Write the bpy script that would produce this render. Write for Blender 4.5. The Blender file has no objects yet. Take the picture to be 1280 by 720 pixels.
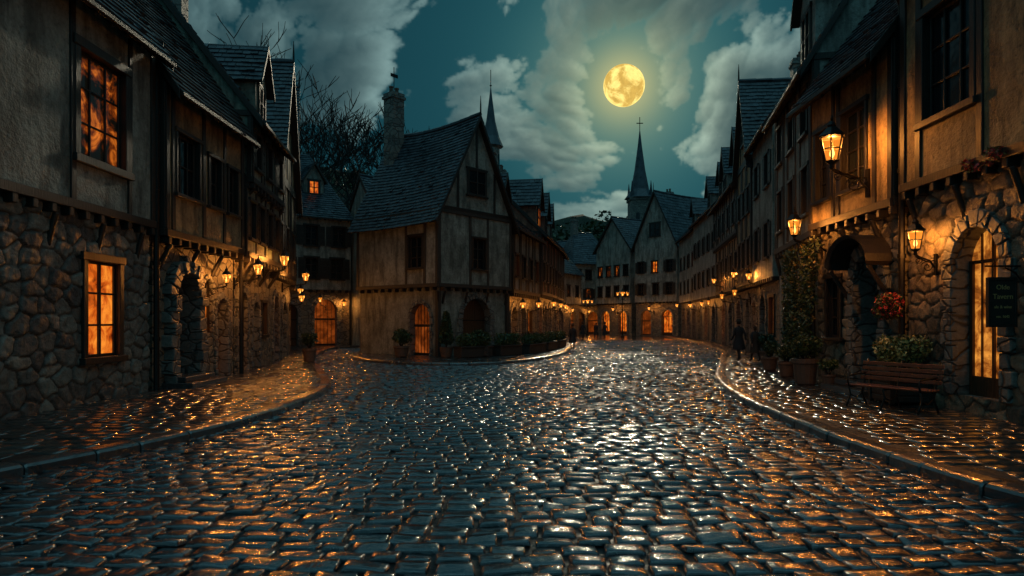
import bpy, math, random
import numpy as np
from mathutils import Vector, Matrix, noise as mnoise
from mathutils.geometry import tessellate_polygon
random.seed(7); np.random.seed(7)
S=bpy.context.scene; COL=S.collection
V=Vector
# ------------------------------------------------------------------ materials
MATS={}
class NT:
    def __init__(s,name):
        m=bpy.data.materials.new(name); m.use_nodes=True
        s.m=m; s.n=m.node_tree.nodes; s.l=m.node_tree.links
        s.b=s.n['Principled BSDF']; s.out=s.n['Material Output']; MATS[name]=m
    def N(s,t,**k):
        x=s.n.new(t)
        for a,b in k.items():
            if hasattr(x,a) and a not in('Scale','Detail'): setattr(x,a,b)
            else: x.inputs[a].default_value=b
        return x
    def L(s,a,b): s.l.new(a,b)
    def coord(s,sc=(1,1,1),rnd=True):
        tc=s.N('ShaderNodeTexCoord'); mp=s.N('ShaderNodeMapping'); mp.inputs['Scale'].default_value=sc
        if rnd:
            oi=s.N('ShaderNodeObjectInfo'); mu=s.N('ShaderNodeVectorMath',operation='SCALE'); 
            cx=s.N('ShaderNodeCombineXYZ')
            s.L(oi.outputs['Random'],cx.inputs[0]);s.L(oi.outputs['Random'],cx.inputs[1]);s.L(oi.outputs['Random'],cx.inputs[2])
            s.L(cx.outputs[0],mu.inputs[0]); mu.inputs['Scale'].default_value=37.0
            ad=s.N('ShaderNodeVectorMath',operation='ADD'); s.L(tc.outputs['Object'],ad.inputs[0]); s.L(mu.outputs[0],ad.inputs[1])
            s.L(ad.outputs[0],mp.inputs['Vector'])
        else: s.L(tc.outputs['Object'],mp.inputs['Vector'])
        return mp.outputs[0]
    def noise(s,vec,scale,detail=6,rough=.6,dist=0):
        x=s.N('ShaderNodeTexNoise'); x.inputs['Scale'].default_value=scale; x.inputs['Detail'].default_value=min(detail,5)
        x.inputs['Roughness'].default_value=rough; x.inputs['Distortion'].default_value=dist
        s.L(vec,x.inputs['Vector']); return x.outputs['Fac']
    def ramp(s,fac,stops):
        r=s.N('ShaderNodeValToRGB'); e=r.color_ramp.elements
        while len(e)<len(stops): e.new(.5)
        for i,(p,c) in enumerate(stops):
            e[i].position=p; e[i].color=(c[0],c[1],c[2],1) if hasattr(c,'__len__') else (c,c,c,1)
        s.L(fac,r.inputs[0]); return r.outputs[0]
    def mix(s,fac,a,b,mode='MIX'):
        x=s.N('ShaderNodeMix',data_type='RGBA',blend_type=mode)
        for sock,val in((x.inputs[0],fac),(x.inputs[6],a),(x.inputs[7],b)):
            if isinstance(val,(int,float)): sock.default_value=val
            elif isinstance(val,tuple): sock.default_value=(*val,1)
            else: s.L(val,sock)
        return x.outputs[2]
    def math(s,op,a,b=0.0,c=None):
        x=s.N('ShaderNodeMath',operation=op)
        for i,val in enumerate((a,b) if c is None else (a,b,c)):
            if isinstance(val,(int,float)): x.inputs[i].default_value=val
            else: s.L(val,x.inputs[i])
        return x.outputs[0]
    def bump(s,h,strength=.5,dist=.02,prev=None):
        x=s.N('ShaderNodeBump'); x.inputs['Strength'].default_value=strength; x.inputs['Distance'].default_value=dist
        s.L(h,x.inputs['Height'])
        if prev is not None: s.L(prev,x.inputs['Normal'])
        return x.outputs[0]
    def fin(s,col=None,rough=None,nrm=None,**k):
        for sock,val in(('Base Color',col),('Roughness',rough),('Normal',nrm)):
            if val is None: continue
            if isinstance(val,tuple): s.b.inputs[sock].default_value=(*val,1)
            elif isinstance(val,(int,float)): s.b.inputs[sock].default_value=val
            else: s.L(val,s.b.inputs[sock])
        for a,b in k.items(): s.b.inputs[a].default_value=b
        return s.m
def plaster(name,base,dark):
    t=NT(name); c=t.coord(); c2=t.coord((1.6,1.6,.35))
    n1=t.noise(c,.9,5,.7,.3); n2=t.noise(c2,1.6,3,.65); n3=t.noise(c,9,4,.7)
    a=t.ramp(n1,[(.34,dark),(.58,base)])
    b=t.mix(t.ramp(n2,[(.36,.8),(.54,0.0)]),a,tuple(x*.5 for x in dark))
    b=t.mix(1.0,b,t.ramp(n3,[(.32,.4),(.40,.75),(.62,1.0)]),'MULTIPLY')
    nb=t.bump(n3,.9,.05)
    t.fin(b,.62,nb)
def stone(name,c1,c2,mortar,sc=(2.0,2.0,3.1)):
    t=NT(name); c=t.coord(sc)
    wn=t.N('ShaderNodeTexNoise'); wn.inputs['Scale'].default_value=1.5; wn.inputs['Detail'].default_value=1; t.L(c,wn.inputs['Vector'])
    wa=t.N('ShaderNodeVectorMath',operation='MULTIPLY_ADD'); t.L(wn.outputs['Color'],wa.inputs[0]); wa.inputs[1].default_value=(.35,.35,.35); t.L(c,wa.inputs[2])
    v=t.N('ShaderNodeTexVoronoi'); t.L(wa.outputs[0],v.inputs['Vector']); v.inputs['Scale'].default_value=1
    e=t.N('ShaderNodeTexVoronoi',feature='DISTANCE_TO_EDGE'); t.L(wa.outputs[0],e.inputs['Vector']); e.inputs['Scale'].default_value=1
    sp=t.N('ShaderNodeSeparateColor'); t.L(v.outputs['Color'],sp.inputs[0])
    n=t.noise(c,5,4,.7)
    col=t.mix(sp.outputs[0],c1,c2); col=t.mix(1.0,col,t.ramp(n,[(.3,.55),(.65,1.0)]),'MULTIPLY')
    er=t.ramp(e.outputs[0],[(.01,0.0),(.09,1.0)])
    col=t.mix(er,mortar,col)
    nb=t.bump(er,.8,.05); nb=t.bump(n,.5,.03,nb)
    t.fin(col,.55,nb)
plaster('plaster_grey',(.37,.395,.34),(.17,.18,.15))
plaster('plaster_ochre',(.48,.34,.17),(.19,.135,.07))
plaster('plaster_pale',(.42,.44,.385),(.2,.215,.185))
plaster('plaster_green',(.28,.34,.275),(.12,.15,.12))
plaster('plaster_red',(.33,.17,.11),(.14,.07,.05))
stone('stone_warm',(.33,.285,.2),(.19,.17,.135),(.08,.07,.055))
stone('stone_grey',(.28,.28,.245),(.165,.168,.155),(.07,.067,.06))
for nm,c1,c2 in(('rubble_grey',(.35,.36,.305),(.115,.12,.115)),('rubble_warm',(.37,.3,.2),(.14,.12,.09))):
    t=NT(nm); c=t.coord(); at=t.N('ShaderNodeAttribute'); at.attribute_name='stonecol'
    sp=t.N('ShaderNodeSeparateColor'); t.L(at.outputs['Color'],sp.inputs[0])
    n=t.noise(c,4,5,.72,.4); n2=t.noise(c,28,3,.7)
    col=t.mix(sp.outputs[0],c2,c1); col=t.mix(1.0,col,t.ramp(n,[(.3,.3),(.62,1.0)]),'MULTIPLY')
    col=t.mix(sp.outputs[1],(.05,.048,.04),col)
    nb=t.bump(n2,.7,.02); nb=t.bump(n,.9,.07,nb); t.fin(col,.48,nb)
def wood(name,c1,c2,rough=.6):
    t=NT(name); c=t.coord((6,6,6)); n=t.noise(c,2,4,.7,.8); n2=t.noise(t.coord((30,30,2)),1.5,3,.6)
    col=t.mix(n,c1,c2); col=t.mix(1.0,col,t.ramp(n2,[(.3,.5),(.7,1.0)]),'MULTIPLY')
    t.fin(col,rough,t.bump(n2,.7,.015))
wood('timber',(.018,.015,.013),(.052,.04,.03),.45)
wood('timber_grey',(.032,.029,.025),(.072,.063,.052))
wood('door_wood',(.06,.028,.012),(.15,.07,.03))
wood('bench_wood',(.18,.04,.018),(.34,.085,.035),.35)
def slate(name,c1,c2):
    t=NT(name); g=t.N('ShaderNodeNewGeometry'); c=t.coord(); n=t.noise(c,1.1,4,.6); n2=t.noise(c,22,2,.65)
    col=t.mix(g.outputs['Random Per Island'],c1,c2); col=t.mix(1.0,col,t.ramp(n,[(.35,.55),(.6,1.0)]),'MULTIPLY')
    t.fin(col,t.ramp(n,[(.3,.22),(.7,.45)]),t.bump(n2,.5,.012))
slate('slate',(.024,.038,.052),(.09,.12,.145)); slate('slate_brown',(.03,.036,.042),(.088,.092,.094))
def cobble(name,c1,c2,r0,r1,bs=1.0):
    t=NT(name); g=t.N('ShaderNodeNewGeometry'); c=t.coord(rnd=False); n=t.noise(c,.35,2,.6); n2=t.noise(c,5.0,4,.58,.4)
    col=t.mix(g.outputs['Random Per Island'],c1,c2); col=t.mix(1.0,col,t.ramp(n2,[(.3,.5),(.65,1.0)]),'MULTIPLY')
    rr=t.math('ADD',t.ramp(n,[(.38,r0),(.62,r1)]),t.math('MULTIPLY',n2,.12))
    nb=t.bump(n2,.55*bs,.035)
    t.fin(col,rr,nb); t.b.inputs['Specular IOR Level'].default_value=.85
    t.b.inputs['Coat Weight'].default_value=1.0; t.b.inputs['Coat Roughness'].default_value=.14; t.b.inputs['Coat IOR'].default_value=1.7
    t.L(nb,t.b.inputs['Coat Normal'])
cobble('cobble',(.018,.023,.029),(.06,.068,.076),.12,.24)
cobble('flagstone',(.028,.028,.027),(.075,.07,.062),.13,.26,.7)
cobble('kerbstone',(.045,.048,.05),(.09,.092,.09),.2,.32)
t=NT('dirt'); c=t.coord(rnd=False); n=t.noise(c,5,3,.6); t.fin(t.mix(n,(.005,.005,.005),(.014,.013,.012)),t.ramp(n,[(.35,.25),(.6,.7)]),t.bump(n,.5,.03))
t=NT('grass'); c=t.coord(rnd=False); n=t.noise(c,.5,5,.7); t.fin(t.mix(n,(.010,.016,.010),(.03,.042,.022)),.9,t.bump(n,.8,.4))
t=NT('iron'); c=t.coord(); n=t.noise(c,25,2,.6); t.fin(t.mix(n,(.010,.010,.010),(.028,.024,.02)),.42,Metallic=.5)
t=NT('glass_dark'); c=t.coord(); n=t.noise(c,2.2,2,.5); t.fin(t.mix(n,(.005,.008,.010),(.014,.02,.024)),.12,t.bump(n,.35,.05))
def glow(name,stops,st,sc=2.2):
    t=NT(name); c=t.coord(); n=t.noise(c,sc,5,.65,.6)
    e=t.ramp(n,stops)
    t.fin((.03,.02,.015),.15); t.L(e,t.b.inputs['Emission Color']); t.b.inputs['Emission Strength'].default_value=st
glow('window_glow',[(.34,(.07,.007,.001)),(.48,(.6,.095,.006)),(.64,(1,.29,.028))],1.0)
glow('window_dim',[(.45,(.003,.003,.002)),(.53,(.14,.023,.002)),(.64,(.8,.19,.017))],.9,1.3)
glow('shop_glow',[(.34,(.03,.009,.002)),(.48,(.3,.08,.009)),(.66,(.95,.36,.05))],1.0,2.6)
glow('door_glow',[(.3,(.02,.004,.001)),(.5,(.12,.021,.002)),(.7,(.3,.06,.008))],1.0,1.4)
t=NT('flame'); t.fin((0,0,0),.5); t.b.inputs['Emission Color'].default_value=(1,.45,.1,1); t.b.inputs['Emission Strength'].default_value=7
t=NT('lamp_glass'); em=t.N('ShaderNodeEmission'); em.inputs[0].default_value=(1,.28,.025,1); em.inputs[1].default_value=1.25
tr=t.N('ShaderNodeBsdfTransparent'); mx=t.N('ShaderNodeMixShader'); mx.inputs[0].default_value=.5
t.L(tr.outputs[0],mx.inputs[1]); t.L(em.outputs[0],mx.inputs[2]); t.L(mx.outputs[0],t.out.inputs[0])
def leafm(name,c1,c2):
    t=NT(name); g=t.N('ShaderNodeNewGeometry'); t.fin(t.mix(g.outputs['Random Per Island'],c1,c2),.45)
leafm('leaf',(.03,.06,.014),(.12,.155,.04)); leafm('leaf_dark',(.015,.035,.015),(.055,.08,.03)); leafm('leaf_autumn',(.12,.08,.02),(.28,.2,.05))
leafm('flower_red',(.4,.02,.02),(.65,.07,.05)); leafm('flower_yellow',(.6,.45,.1),(.8,.7,.3))
t=NT('bark'); c=t.coord(); n=t.noise(c,8,2,.6); t.fin(t.mix(n,(.008,.008,.008),(.02,.019,.018)),.9)
t=NT('terracotta'); c=t.coord(); n=t.noise(c,9,3,.6); t.fin(t.mix(n,(.08,.05,.035),(.16,.1,.07)),.7,t.bump(n,.4,.01))
for nm,a,b in(('cloth_dark',(.012,.013,.016),(.03,.03,.034)),('cloth_brown',(.03,.02,.014),(.06,.04,.028)),('hair',(.015,.01,.006),(.04,.025,.015)),('skin',(.32,.19,.13),(.42,.26,.19))):
    t=NT(nm); c=t.coord(); n=t.noise(c,20,2,.6); t.fin(t.mix(n,a,b),.8,t.bump(n,.3,.005))
t=NT('signboard'); c=t.coord(); n=t.noise(c,9,3,.6); t.fin(t.mix(n,(.015,.02,.02),(.04,.045,.04)),.4)
t=NT('gold_paint'); c=t.coord(); n=t.noise(c,30,2,.6); t.fin(t.mix(n,(.45,.3,.1),(.7,.5,.2)),.4)
# ------------------------------------------------------------------ builders
def empty(name,loc=(0,0,0),rotz=0,scale=1):
    o=bpy.data.objects.new(name,None); o.empty_display_size=.5; o.location=loc; o.rotation_euler=(0,0,rotz); o.scale=(scale,)*3
    COL.objects.link(o); return o
def np_mesh(name,verts,quads,mat,parent=None,smooth=True,attr=None):
    me=bpy.data.meshes.new(name); nv=len(verts); nf=len(quads); k=quads.shape[1]
    me.vertices.add(nv); me.vertices.foreach_set('co',verts.astype(np.float32).ravel())
    me.loops.add(nf*k); me.loops.foreach_set('vertex_index',quads.astype(np.int32).ravel())
    me.polygons.add(nf); me.polygons.foreach_set('loop_start',np.arange(0,nf*k,k,dtype=np.int32))
    me.polygons.foreach_set('loop_total',np.full(nf,k,dtype=np.int32))
    me.update(calc_edges=True); me.validate()
    if smooth: me.polygons.foreach_set('use_smooth',np.ones(len(me.polygons),dtype=bool))
    if attr is not None:
        ca=me.color_attributes.new('stonecol','FLOAT_COLOR','POINT'); ca.data.foreach_set('color',attr.astype(np.float32).ravel())
    me.materials.append(MATS[mat]); o=bpy.data.objects.new(name,me); COL.objects.link(o)
    if parent: o.parent=parent
    return o
class MB:
    def __init__(s): s.v=[];s.f=[];s.m=[];s.mats=[]
    def mi(s,m):
        if m not in s.mats: s.mats.append(m)
        return s.mats.index(m)
    def poly(s,pts,m):
        b=len(s.v); s.v+= [tuple(p) for p in pts]; s.f.append(tuple(range(b,b+len(pts)))); s.m.append(s.mi(m))
    def add(s,vs,fs,m):
        b=len(s.v); s.v+=[tuple(p) for p in vs]; i=s.mi(m)
        for f in fs: s.f.append(tuple(b+k for k in f)); s.m.append(i)
    def hexa(s,a,b,m):
        s.add(list(a)+list(b),[(3,2,1,0),(4,5,6,7),(0,1,5,4),(1,2,6,5),(2,3,7,6),(3,0,4,7)],m)
    def box(s,x0,x1,y0,y1,z0,z1,m):
        s.hexa([(x0,y0,z0),(x1,y0,z0),(x1,y1,z0),(x0,y1,z0)],[(x0,y0,z1),(x1,y0,z1),(x1,y1,z1),(x0,y1,z1)],m)
    def prism(s,F,pts,o0,o1,m):
        n=len(pts); A=[F.P(u,z,o1) for u,z in pts]; B=[F.P(u,z,o0) for u,z in pts]
        fs=[tuple(range(n)),tuple(range(2*n-1,n-1,-1))]+[(i,n+i,n+(i+1)%n,(i+1)%n) for i in range(n)]
        s.add(A+B,fs,m)
    def fbox(s,F,u0,u1,z0,z1,o0,o1,m): s.prism(F,[(u0,z0),(u1,z0),(u1,z1),(u0,z1)],o0,o1,m)
    def tube(s,pts,rad,n,m,cap=True):
        pts=[V(p) for p in pts]; rings=[]
        for i,p in enumerate(pts):
            d=(pts[min(i+1,len(pts)-1)]-pts[max(i-1,0)]).normalized()
            a=d.cross(V((0,0,1)) if abs(d.z)<.9 else V((1,0,0))).normalized(); b=d.cross(a)
            r=rad[i] if hasattr(rad,'__len__') else rad
            rings.append([p+a*(r*math.cos(2*math.pi*k/n))+b*(r*math.sin(2*math.pi*k/n)) for k in range(n)])
        vs=[q for r in rings for q in r]; fs=[]
        for i in range(len(pts)-1):
            for k in range(n): fs.append((i*n+k,i*n+(k+1)%n,(i+1)*n+(k+1)%n,(i+1)*n+k))
        if cap: fs.append(tuple(range(n-1,-1,-1))); fs.append(tuple((len(pts)-1)*n+k for k in range(n)))
        s.add(vs,fs,m)
    def lathe(s,c,prof,n,m,ph=0,sx=1,sy=1):
        vs=[];fs=[]
        for r,z in prof:
            for k in range(n):
                a=2*math.pi*k/n+ph; vs.append((c[0]+r*sx*math.cos(a),c[1]+r*sy*math.sin(a),c[2]+z))
        for i in range(len(prof)-1):
            for k in range(n): fs.append((i*n+k,i*n+(k+1)%n,(i+1)*n+(k+1)%n,(i+1)*n+k))
        fs.append(tuple(range(n-1,-1,-1))); fs.append(tuple((len(prof)-1)*n+k for k in range(n)))
        s.add(vs,fs,m)
    def obj(s,name,parent=None,smooth=False,bevel=0):
        if not s.v: return None
        me=bpy.data.meshes.new(name); me.from_pydata(s.v,[],s.f); 
        for m in s.mats: me.materials.append(MATS[m])
        me.polygons.foreach_set('material_index',s.m)
        if smooth: me.polygons.foreach_set('use_smooth',[True]*len(me.polygons))
        me.update(); o=bpy.data.objects.new(name,me); COL.objects.link(o)
        if parent: o.parent=parent
        if bevel:
            b=o.modifiers.new('bevel','BEVEL'); b.width=bevel; b.segments=1; b.limit_method='ANGLE'; b.angle_limit=math.radians(50)
        return o
class Fr:
    def __init__(s,o,ux,n): s.o=V((o[0],o[1],0)); s.ux=V((ux[0],ux[1],0)); s.n=V((n[0],n[1],0))
    def P(s,u,z,out=0): return s.o+s.ux*u+s.n*out+V((0,0,z))
U=random.uniform
# ------------------------------------------------------------------ facade parts
def arcpts(u,sp,r,n=14,a0=math.pi,a1=0):
    return [(u+r*math.cos(a0+(a1-a0)*i/n),sp+r*math.sin(a0+(a1-a0)*i/n)) for i in range(n+1)]
def wall_grid(mb,F,u0,u1,z0,z1,out,ops,mat):
    us={u0,u1}; zs={z0,z1}
    for o in ops:
        a,b=o['u']-o['w']/2,o['u']+o['w']/2; c,d=o['z'],o['z']+o['h']
        for x in(a,b):
            if u0<x<u1: us.add(x)
        for x in(c,d):
            if z0<x<z1: zs.add(x)
    us=sorted(us); zs=sorted(zs)
    for i in range(len(us)-1):
        for j in range(len(zs)-1):
            cu=(us[i]+us[i+1])/2; cz=(zs[j]+zs[j+1])/2
            if any(abs(cu-o['u'])<o['w']/2 and o['z']<cz<o['z']+o['h'] for o in ops): continue
            mb.poly([F.P(us[i],zs[j],out),F.P(us[i+1],zs[j],out),F.P(us[i+1],zs[j+1],out),F.P(us[i],zs[j+1],out)],mat)
    for o in ops:
        if o.get('arch'): spandrel(mb,F,o,out,mat)
def spandrel(mb,F,o,out,mat):
    r=o['w']/2; top=o['z']+o['h']; sp=top-r
    A=arcpts(o['u'],sp,r); h=len(A)//2
    for cu,seg in((o['u']-r,A[:h+1]),(o['u']+r,A[h:])):
        for i in range(len(seg)-1):
            if (seg[i][0]-cu)**2+(seg[i][1]-top)**2<1e-8 or (seg[i+1][0]-cu)**2+(seg[i+1][1]-top)**2<1e-8: continue
            mb.poly([F.P(cu,top,out),F.P(*seg[i],out),F.P(*seg[i+1],out)],mat)
def reveal(mb,F,o,out,dep,mat):
    u0,u1,z0,z1=o['u']-o['w']/2,o['u']+o['w']/2,o['z'],o['z']+o['h']
    if o.get('arch'):
        r=o['w']/2; pts=[(u1,z0)]+[(x,y) for x,y in reversed(arcpts(o['u'],z1-r,r))]+[(u0,z0)]
    else: pts=[(u1,z0),(u1,z1),(u0,z1),(u0,z0)]
    for i in range(len(pts)-1): mb.poly([F.P(*pts[i],out),F.P(*pts[i+1],out),F.P(*pts[i+1],out-dep),F.P(*pts[i],out-dep)],mat)
    mb.poly([F.P(u0,z0,out),F.P(u1,z0,out),F.P(u1,z0,out-dep),F.P(u0,z0,out-dep)],mat)
def rubble_wall(F,u0,u1,z0,z1,out,ops,mat,parent,res=.035,seed=1):
    rs=np.random.RandomState(seed); nu=int((u1-u0)/res); nz=int((z1-z0)/res)
    u=np.linspace(u0,u1,nu); z=np.linspace(z0,z1,nz); UU,ZZ=np.meshgrid(u,z)
    cw,ch=.52,.34; a=(UU-u0)/cw+2+.12*np.sin(ZZ*3.1+UU*1.3)+.05*np.sin(ZZ*11+UU*7); b=(ZZ-z0)/ch+2+.12*np.sin(UU*2.7+1)+.06*np.sin(UU*9+ZZ*5)
    na,nb_=int((u1-u0)/cw)+6,int((z1-z0)/ch)+6
    jx=rs.rand(nb_,na)*.8+.1; jy=rs.rand(nb_,na)*.6+.2; rc=rs.rand(nb_,na); hh=rs.rand(nb_,na)
    jx=jx+.35*(np.arange(nb_)[:,None]%2-.5)
    ia=np.floor(a).astype(int); ib=np.floor(b).astype(int); F1=np.full(a.shape,9.);F2=F1.copy(); C=np.zeros_like(a);H=np.zeros_like(a)
    for dx in(-1,0,1):
        for dy in(-1,0,1):
            x=np.clip(ia+dx,0,na-1); y=np.clip(ib+dy,0,nb_-1)
            ax=np.abs(x+jx[y,x]-a); ay=np.abs((y+jy[y,x]-b)); d=(ax**2.6+ay**2.6)**(1/2.6)
            m=d<F1; F2=np.where(m,F1,np.minimum(F2,d)); C=np.where(m,rc[y,x],C); H=np.where(m,hh[y,x],H); F1=np.where(m,d,F1)
    e=np.clip((F2-F1)/.17,0,1); e=e*e*(3-2*e)
    fine=sum(np.sin(UU*k*1.7+ZZ*k*.9+p)*np.sin(ZZ*k*1.3-UU*k*.6+p*2)/k for k,p in((7,1),(13,2),(29,.5),(41,4)))
    dsp=out+e*(.03+.055*H)+fine*.08*e
    o=np.array(F.o);ux=np.array(F.ux);n=np.array(F.n)
    vs=o+UU[...,None]*ux+dsp[...,None]*n; vs[...,2]+=ZZ
    idx=np.arange(nu*nz).reshape(nz,nu); q=np.stack([idx[:-1,:-1],idx[:-1,1:],idx[1:,1:],idx[1:,:-1]],-1).reshape(-1,4)
    cu=((UU[:-1,:-1]+UU[1:,1:])/2).ravel(); cz=((ZZ[:-1,:-1]+ZZ[1:,1:])/2).ravel(); keep=np.ones(len(q),bool)
    for p in ops:
        ins=(abs(cu-p['u'])<p['w']/2)&(cz>p['z'])&(cz<p['z']+p['h'])
        if p.get('arch'):
            r=p['w']/2; sp=p['z']+p['h']-r; ins&=~((cz>sp)&((cu-p['u'])**2+(cz-sp)**2>(r*1.03)**2))
        keep&=~ins
    at=np.stack([C,e,C*0,C*0+1],-1).reshape(-1,4)
    np_mesh('rubble_masonry',vs.reshape(-1,3),q[keep],mat,parent,True,at)
def window(tb,gl,F,o,out,near):
    u,z,w,h=o['u'],o['z'],o['w'],o['h']; u0,u1,z1=u-w/2,u+w/2,z+h; rec=o.get('rec',.16)
    pane={0:'glass_dark',1:'window_glow',2:'window_dim',3:'shop_glow'}[o.get('lit',0)]
    p=out-rec
    gl.poly([F.P(u0,z,p),F.P(u1,z,p),F.P(u1,z1,p),F.P(u0,z1,p)],pane)
    m='timber'; cs=o.get('case',.1); c,r=o.get('cols',2),o.get('rows',3); sw=.065; ba=.05
    arch=o.get('arch')
    if not arch:
        tb.fbox(F,u0-cs,u0+.01,z,z1,out-.02,out+.06,m); tb.fbox(F,u1-.01,u1+cs,z,z1,out-.02,out+.06,m)
        tb.fbox(F,u0-cs-.06,u1+cs+.06,z1,z1+cs*1.2,out-.02,out+.085,m)
        tb.fbox(F,u0-cs-.07,u1+cs+.07,z-cs,z,out-.02,out+.13,m)
        for a,b,cc,d in((u0,u0+sw,z,z1),(u1-sw,u1,z,z1)): tb.fbox(F,a,b,cc,d,p+.002,p+.055,m)
        for cc,d in((z,z+sw),(z1-sw,z1)): tb.fbox(F,u0+sw,u1-sw,cc,d,p+.002,p+.052,m)
    for i in range(1,c):
        x=u0+w*i/c; ww=ba*(1.9 if (c%2==0 and i==c//2) else .9); tb.fbox(F,x-ww/2,x+ww/2,z+.02,z1-(.02 if not arch else .05),p+.003,p+.06,m)
    for j in range(1,r):
        y=z+h*j/r
        tb.fbox(F,u0,u1,y-ba/2,y+ba/2,p+.004,p+.047,m)
    if o.get('shut'):
        for a,b in((u0-cs-w*.48,u0-cs-.01),(u1+cs+.01,u1+cs+w*.48)):
            tb.fbox(F,a,b,z,z1,out+.005,out+.045,'timber_grey')
            for k in range(3): tb.fbox(F,a+.03,b-.03,z+.1+k*(h-.2)/3,z+.02+(k+1)*(h-.2)/3,out+.045,out+.06,'timber')
def voussoirs(mb,F,o,out,th,m,proud=.08):
    r=o['w']/2; sp=o['z']+o['h']-r; n=max(7,int(math.pi*(r+th/2)/.27))|1
    for i in range(n):
        a0=math.pi-math.pi*i/n-.012; a1=math.pi-math.pi*(i+1)/n+.012; t2=th*U(.9,1.12)*(1.25 if i==n//2 else 1)
        pr=proud*U(.75,1.25)
        P=lambda a,R:(o['u']+R*math.cos(a),sp+R*math.sin(a))
        mb.prism(F,[P(a0,r-.01),P(a1,r-.01),P(a1,r+t2),P(a0,r+t2)],out-.06,out+pr,m)
    for sgn in(-1,1):
        z=o['z'] if o['z']>.1 else 0.0; k=0
        while z<sp-.02:
            hh=min(U(.28,.4),sp-z); 
            if sp-z-hh<.12: hh=sp-z
            t2=th*(1.2 if k%2 else .85); a=o['u']+sgn*(r-.01); b=o['u']+sgn*(r+t2)
            mb.fbox(F,min(a,b),max(a,b),z+.008,z+hh-.008,out-.06,out+proud*U(.75,1.2),m); z+=hh; k+=1
def door(db,gl,F,o,out):
    u,z,w,h=o['u'],o['z'],o['w'],o['h']; rec=o.get('rec',.35); p=out-rec; n=max(4,int(w/.2))
    lit=o.get('lit',0)
    pm={0:'door_wood',1:'window_glow',2:'window_dim',3:'shop_glow',4:'door_glow'}[lit]
    gl.poly([F.P(u-w/2,z,p),F.P(u+w/2,z,p),F.P(u+w/2,z+h,p),F.P(u-w/2,z+h,p)],pm)
    if lit==0:
        for i in range(n):
            a=u-w/2+w*i/n; db.fbox(F,a+.008,a+w/n-.008,z+.02,z+h,p+.004,p+.05+U(0,.01),'door_wood')
        for zz in(z+.5,z+h*.6): db.fbox(F,u-w/2,u+w/2,zz,zz+.06,p+.05,p+.075,'iron')
        db.lathe(F.P(u+w*.12,z+1.05,p+.1),[(.0,-.03),(.03,0),(.0,.03)],8,'iron')
    elif lit==4:
        for i in range(1,6): x=u-w/2+w*i/6; db.fbox(F,x-.014,x+.014,z+.02,z+h,p+.004,p+.03,'timber')
        for zz in(z,z+h*.55): db.fbox(F,u-w/2,u+w/2,zz,zz+.14,p+.004,p+.05,'timber')
    else:
        db.fbox(F,u-.03,u+.03,z,z+h-.02,p+.004,p+.05,'door_wood')
        for sx in(-1,1):
            a=u+sx*w/2; db.fbox(F,min(a,a-sx*.1),max(a,a-sx*.1),z,z+h-w*.45,p+.004,p+.06,'door_wood')
        for zz in(z,z+h-w/2): db.fbox(F,u-w/2,u+w/2,zz,zz+(.4 if zz==z else .07),p+.006,p+.045,'door_wood')
        for k in(-1,1): db.fbox(F,u+k*w/4-.015,u+k*w/4+.015,z+.4,z+h-.1,p+.004,p+.04,'door_wood')
def timbering(tb,F,u0,u1,z0,z1,out,ops,sp=1.15,diag=.35,m='timber'):
    bw=.19
    tb.fbox(F,u0-.01,u1+.01,z0,z0+.2,out-.03,out+.07,m); tb.fbox(F,u0-.012,u1+.012,z1-.2,z1,out-.03,out+.068,m)
    xs=[u0+.09,u1-.09]; n=max(1,round((u1-u0)/sp))
    for i in range(1,n): xs.append(u0+(u1-u0)*i/n+U(-.08,.08))
    ok=[]
    for x in sorted(xs):
        if all(abs(x-o['u'])>o['w']/2+.2 for o in ops): ok.append(x)
    for o in ops:
        for s_ in(-1,1):
            x=o['u']+s_*(o['w']/2+.2)
            if u0+.1<x<u1-.1 and all(abs(x-y)>.28 for y in ok) and all(abs(x-q['u'])>q['w']/2+.18 for q in ops): ok.append(x)
    ok=sorted(ok)
    for x in ok:
        j=U(-.04,.04); k=bw*U(.38,.55); tb.prism(F,[(x-k,z0+.2),(x+k,z0+.2),(x+k+j,z1-.2),(x-k+j,z1-.2)],out-.03,out+.045,m)
    for a,b in zip(ok[:-1],ok[1:]):
        cu=(a+b)/2
        if b-a<.5 or any(abs(cu-o['u'])<o['w']/2+.1 for o in ops): continue
        zm=z0+(z1-z0)*U(.4,.5)
        if diag>0: tb.fbox(F,a+.08,b-.08,zm-.06,zm+.06,out-.03,out+.04,m)
        if random.random()<diag:
            A,B=(a+.08,b-.08) if random.random()<.5 else (b-.08,a+.08)
            d=.14; pts=[(A,z0+.2),(A+(d if B>A else -d),z0+.2),(B,zm-.06),(B-(d if B>A else -d),zm-.06)]
            if B<A: pts=pts[::-1]
            tb.prism(F,pts,out-.03,out+.035,m)
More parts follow.
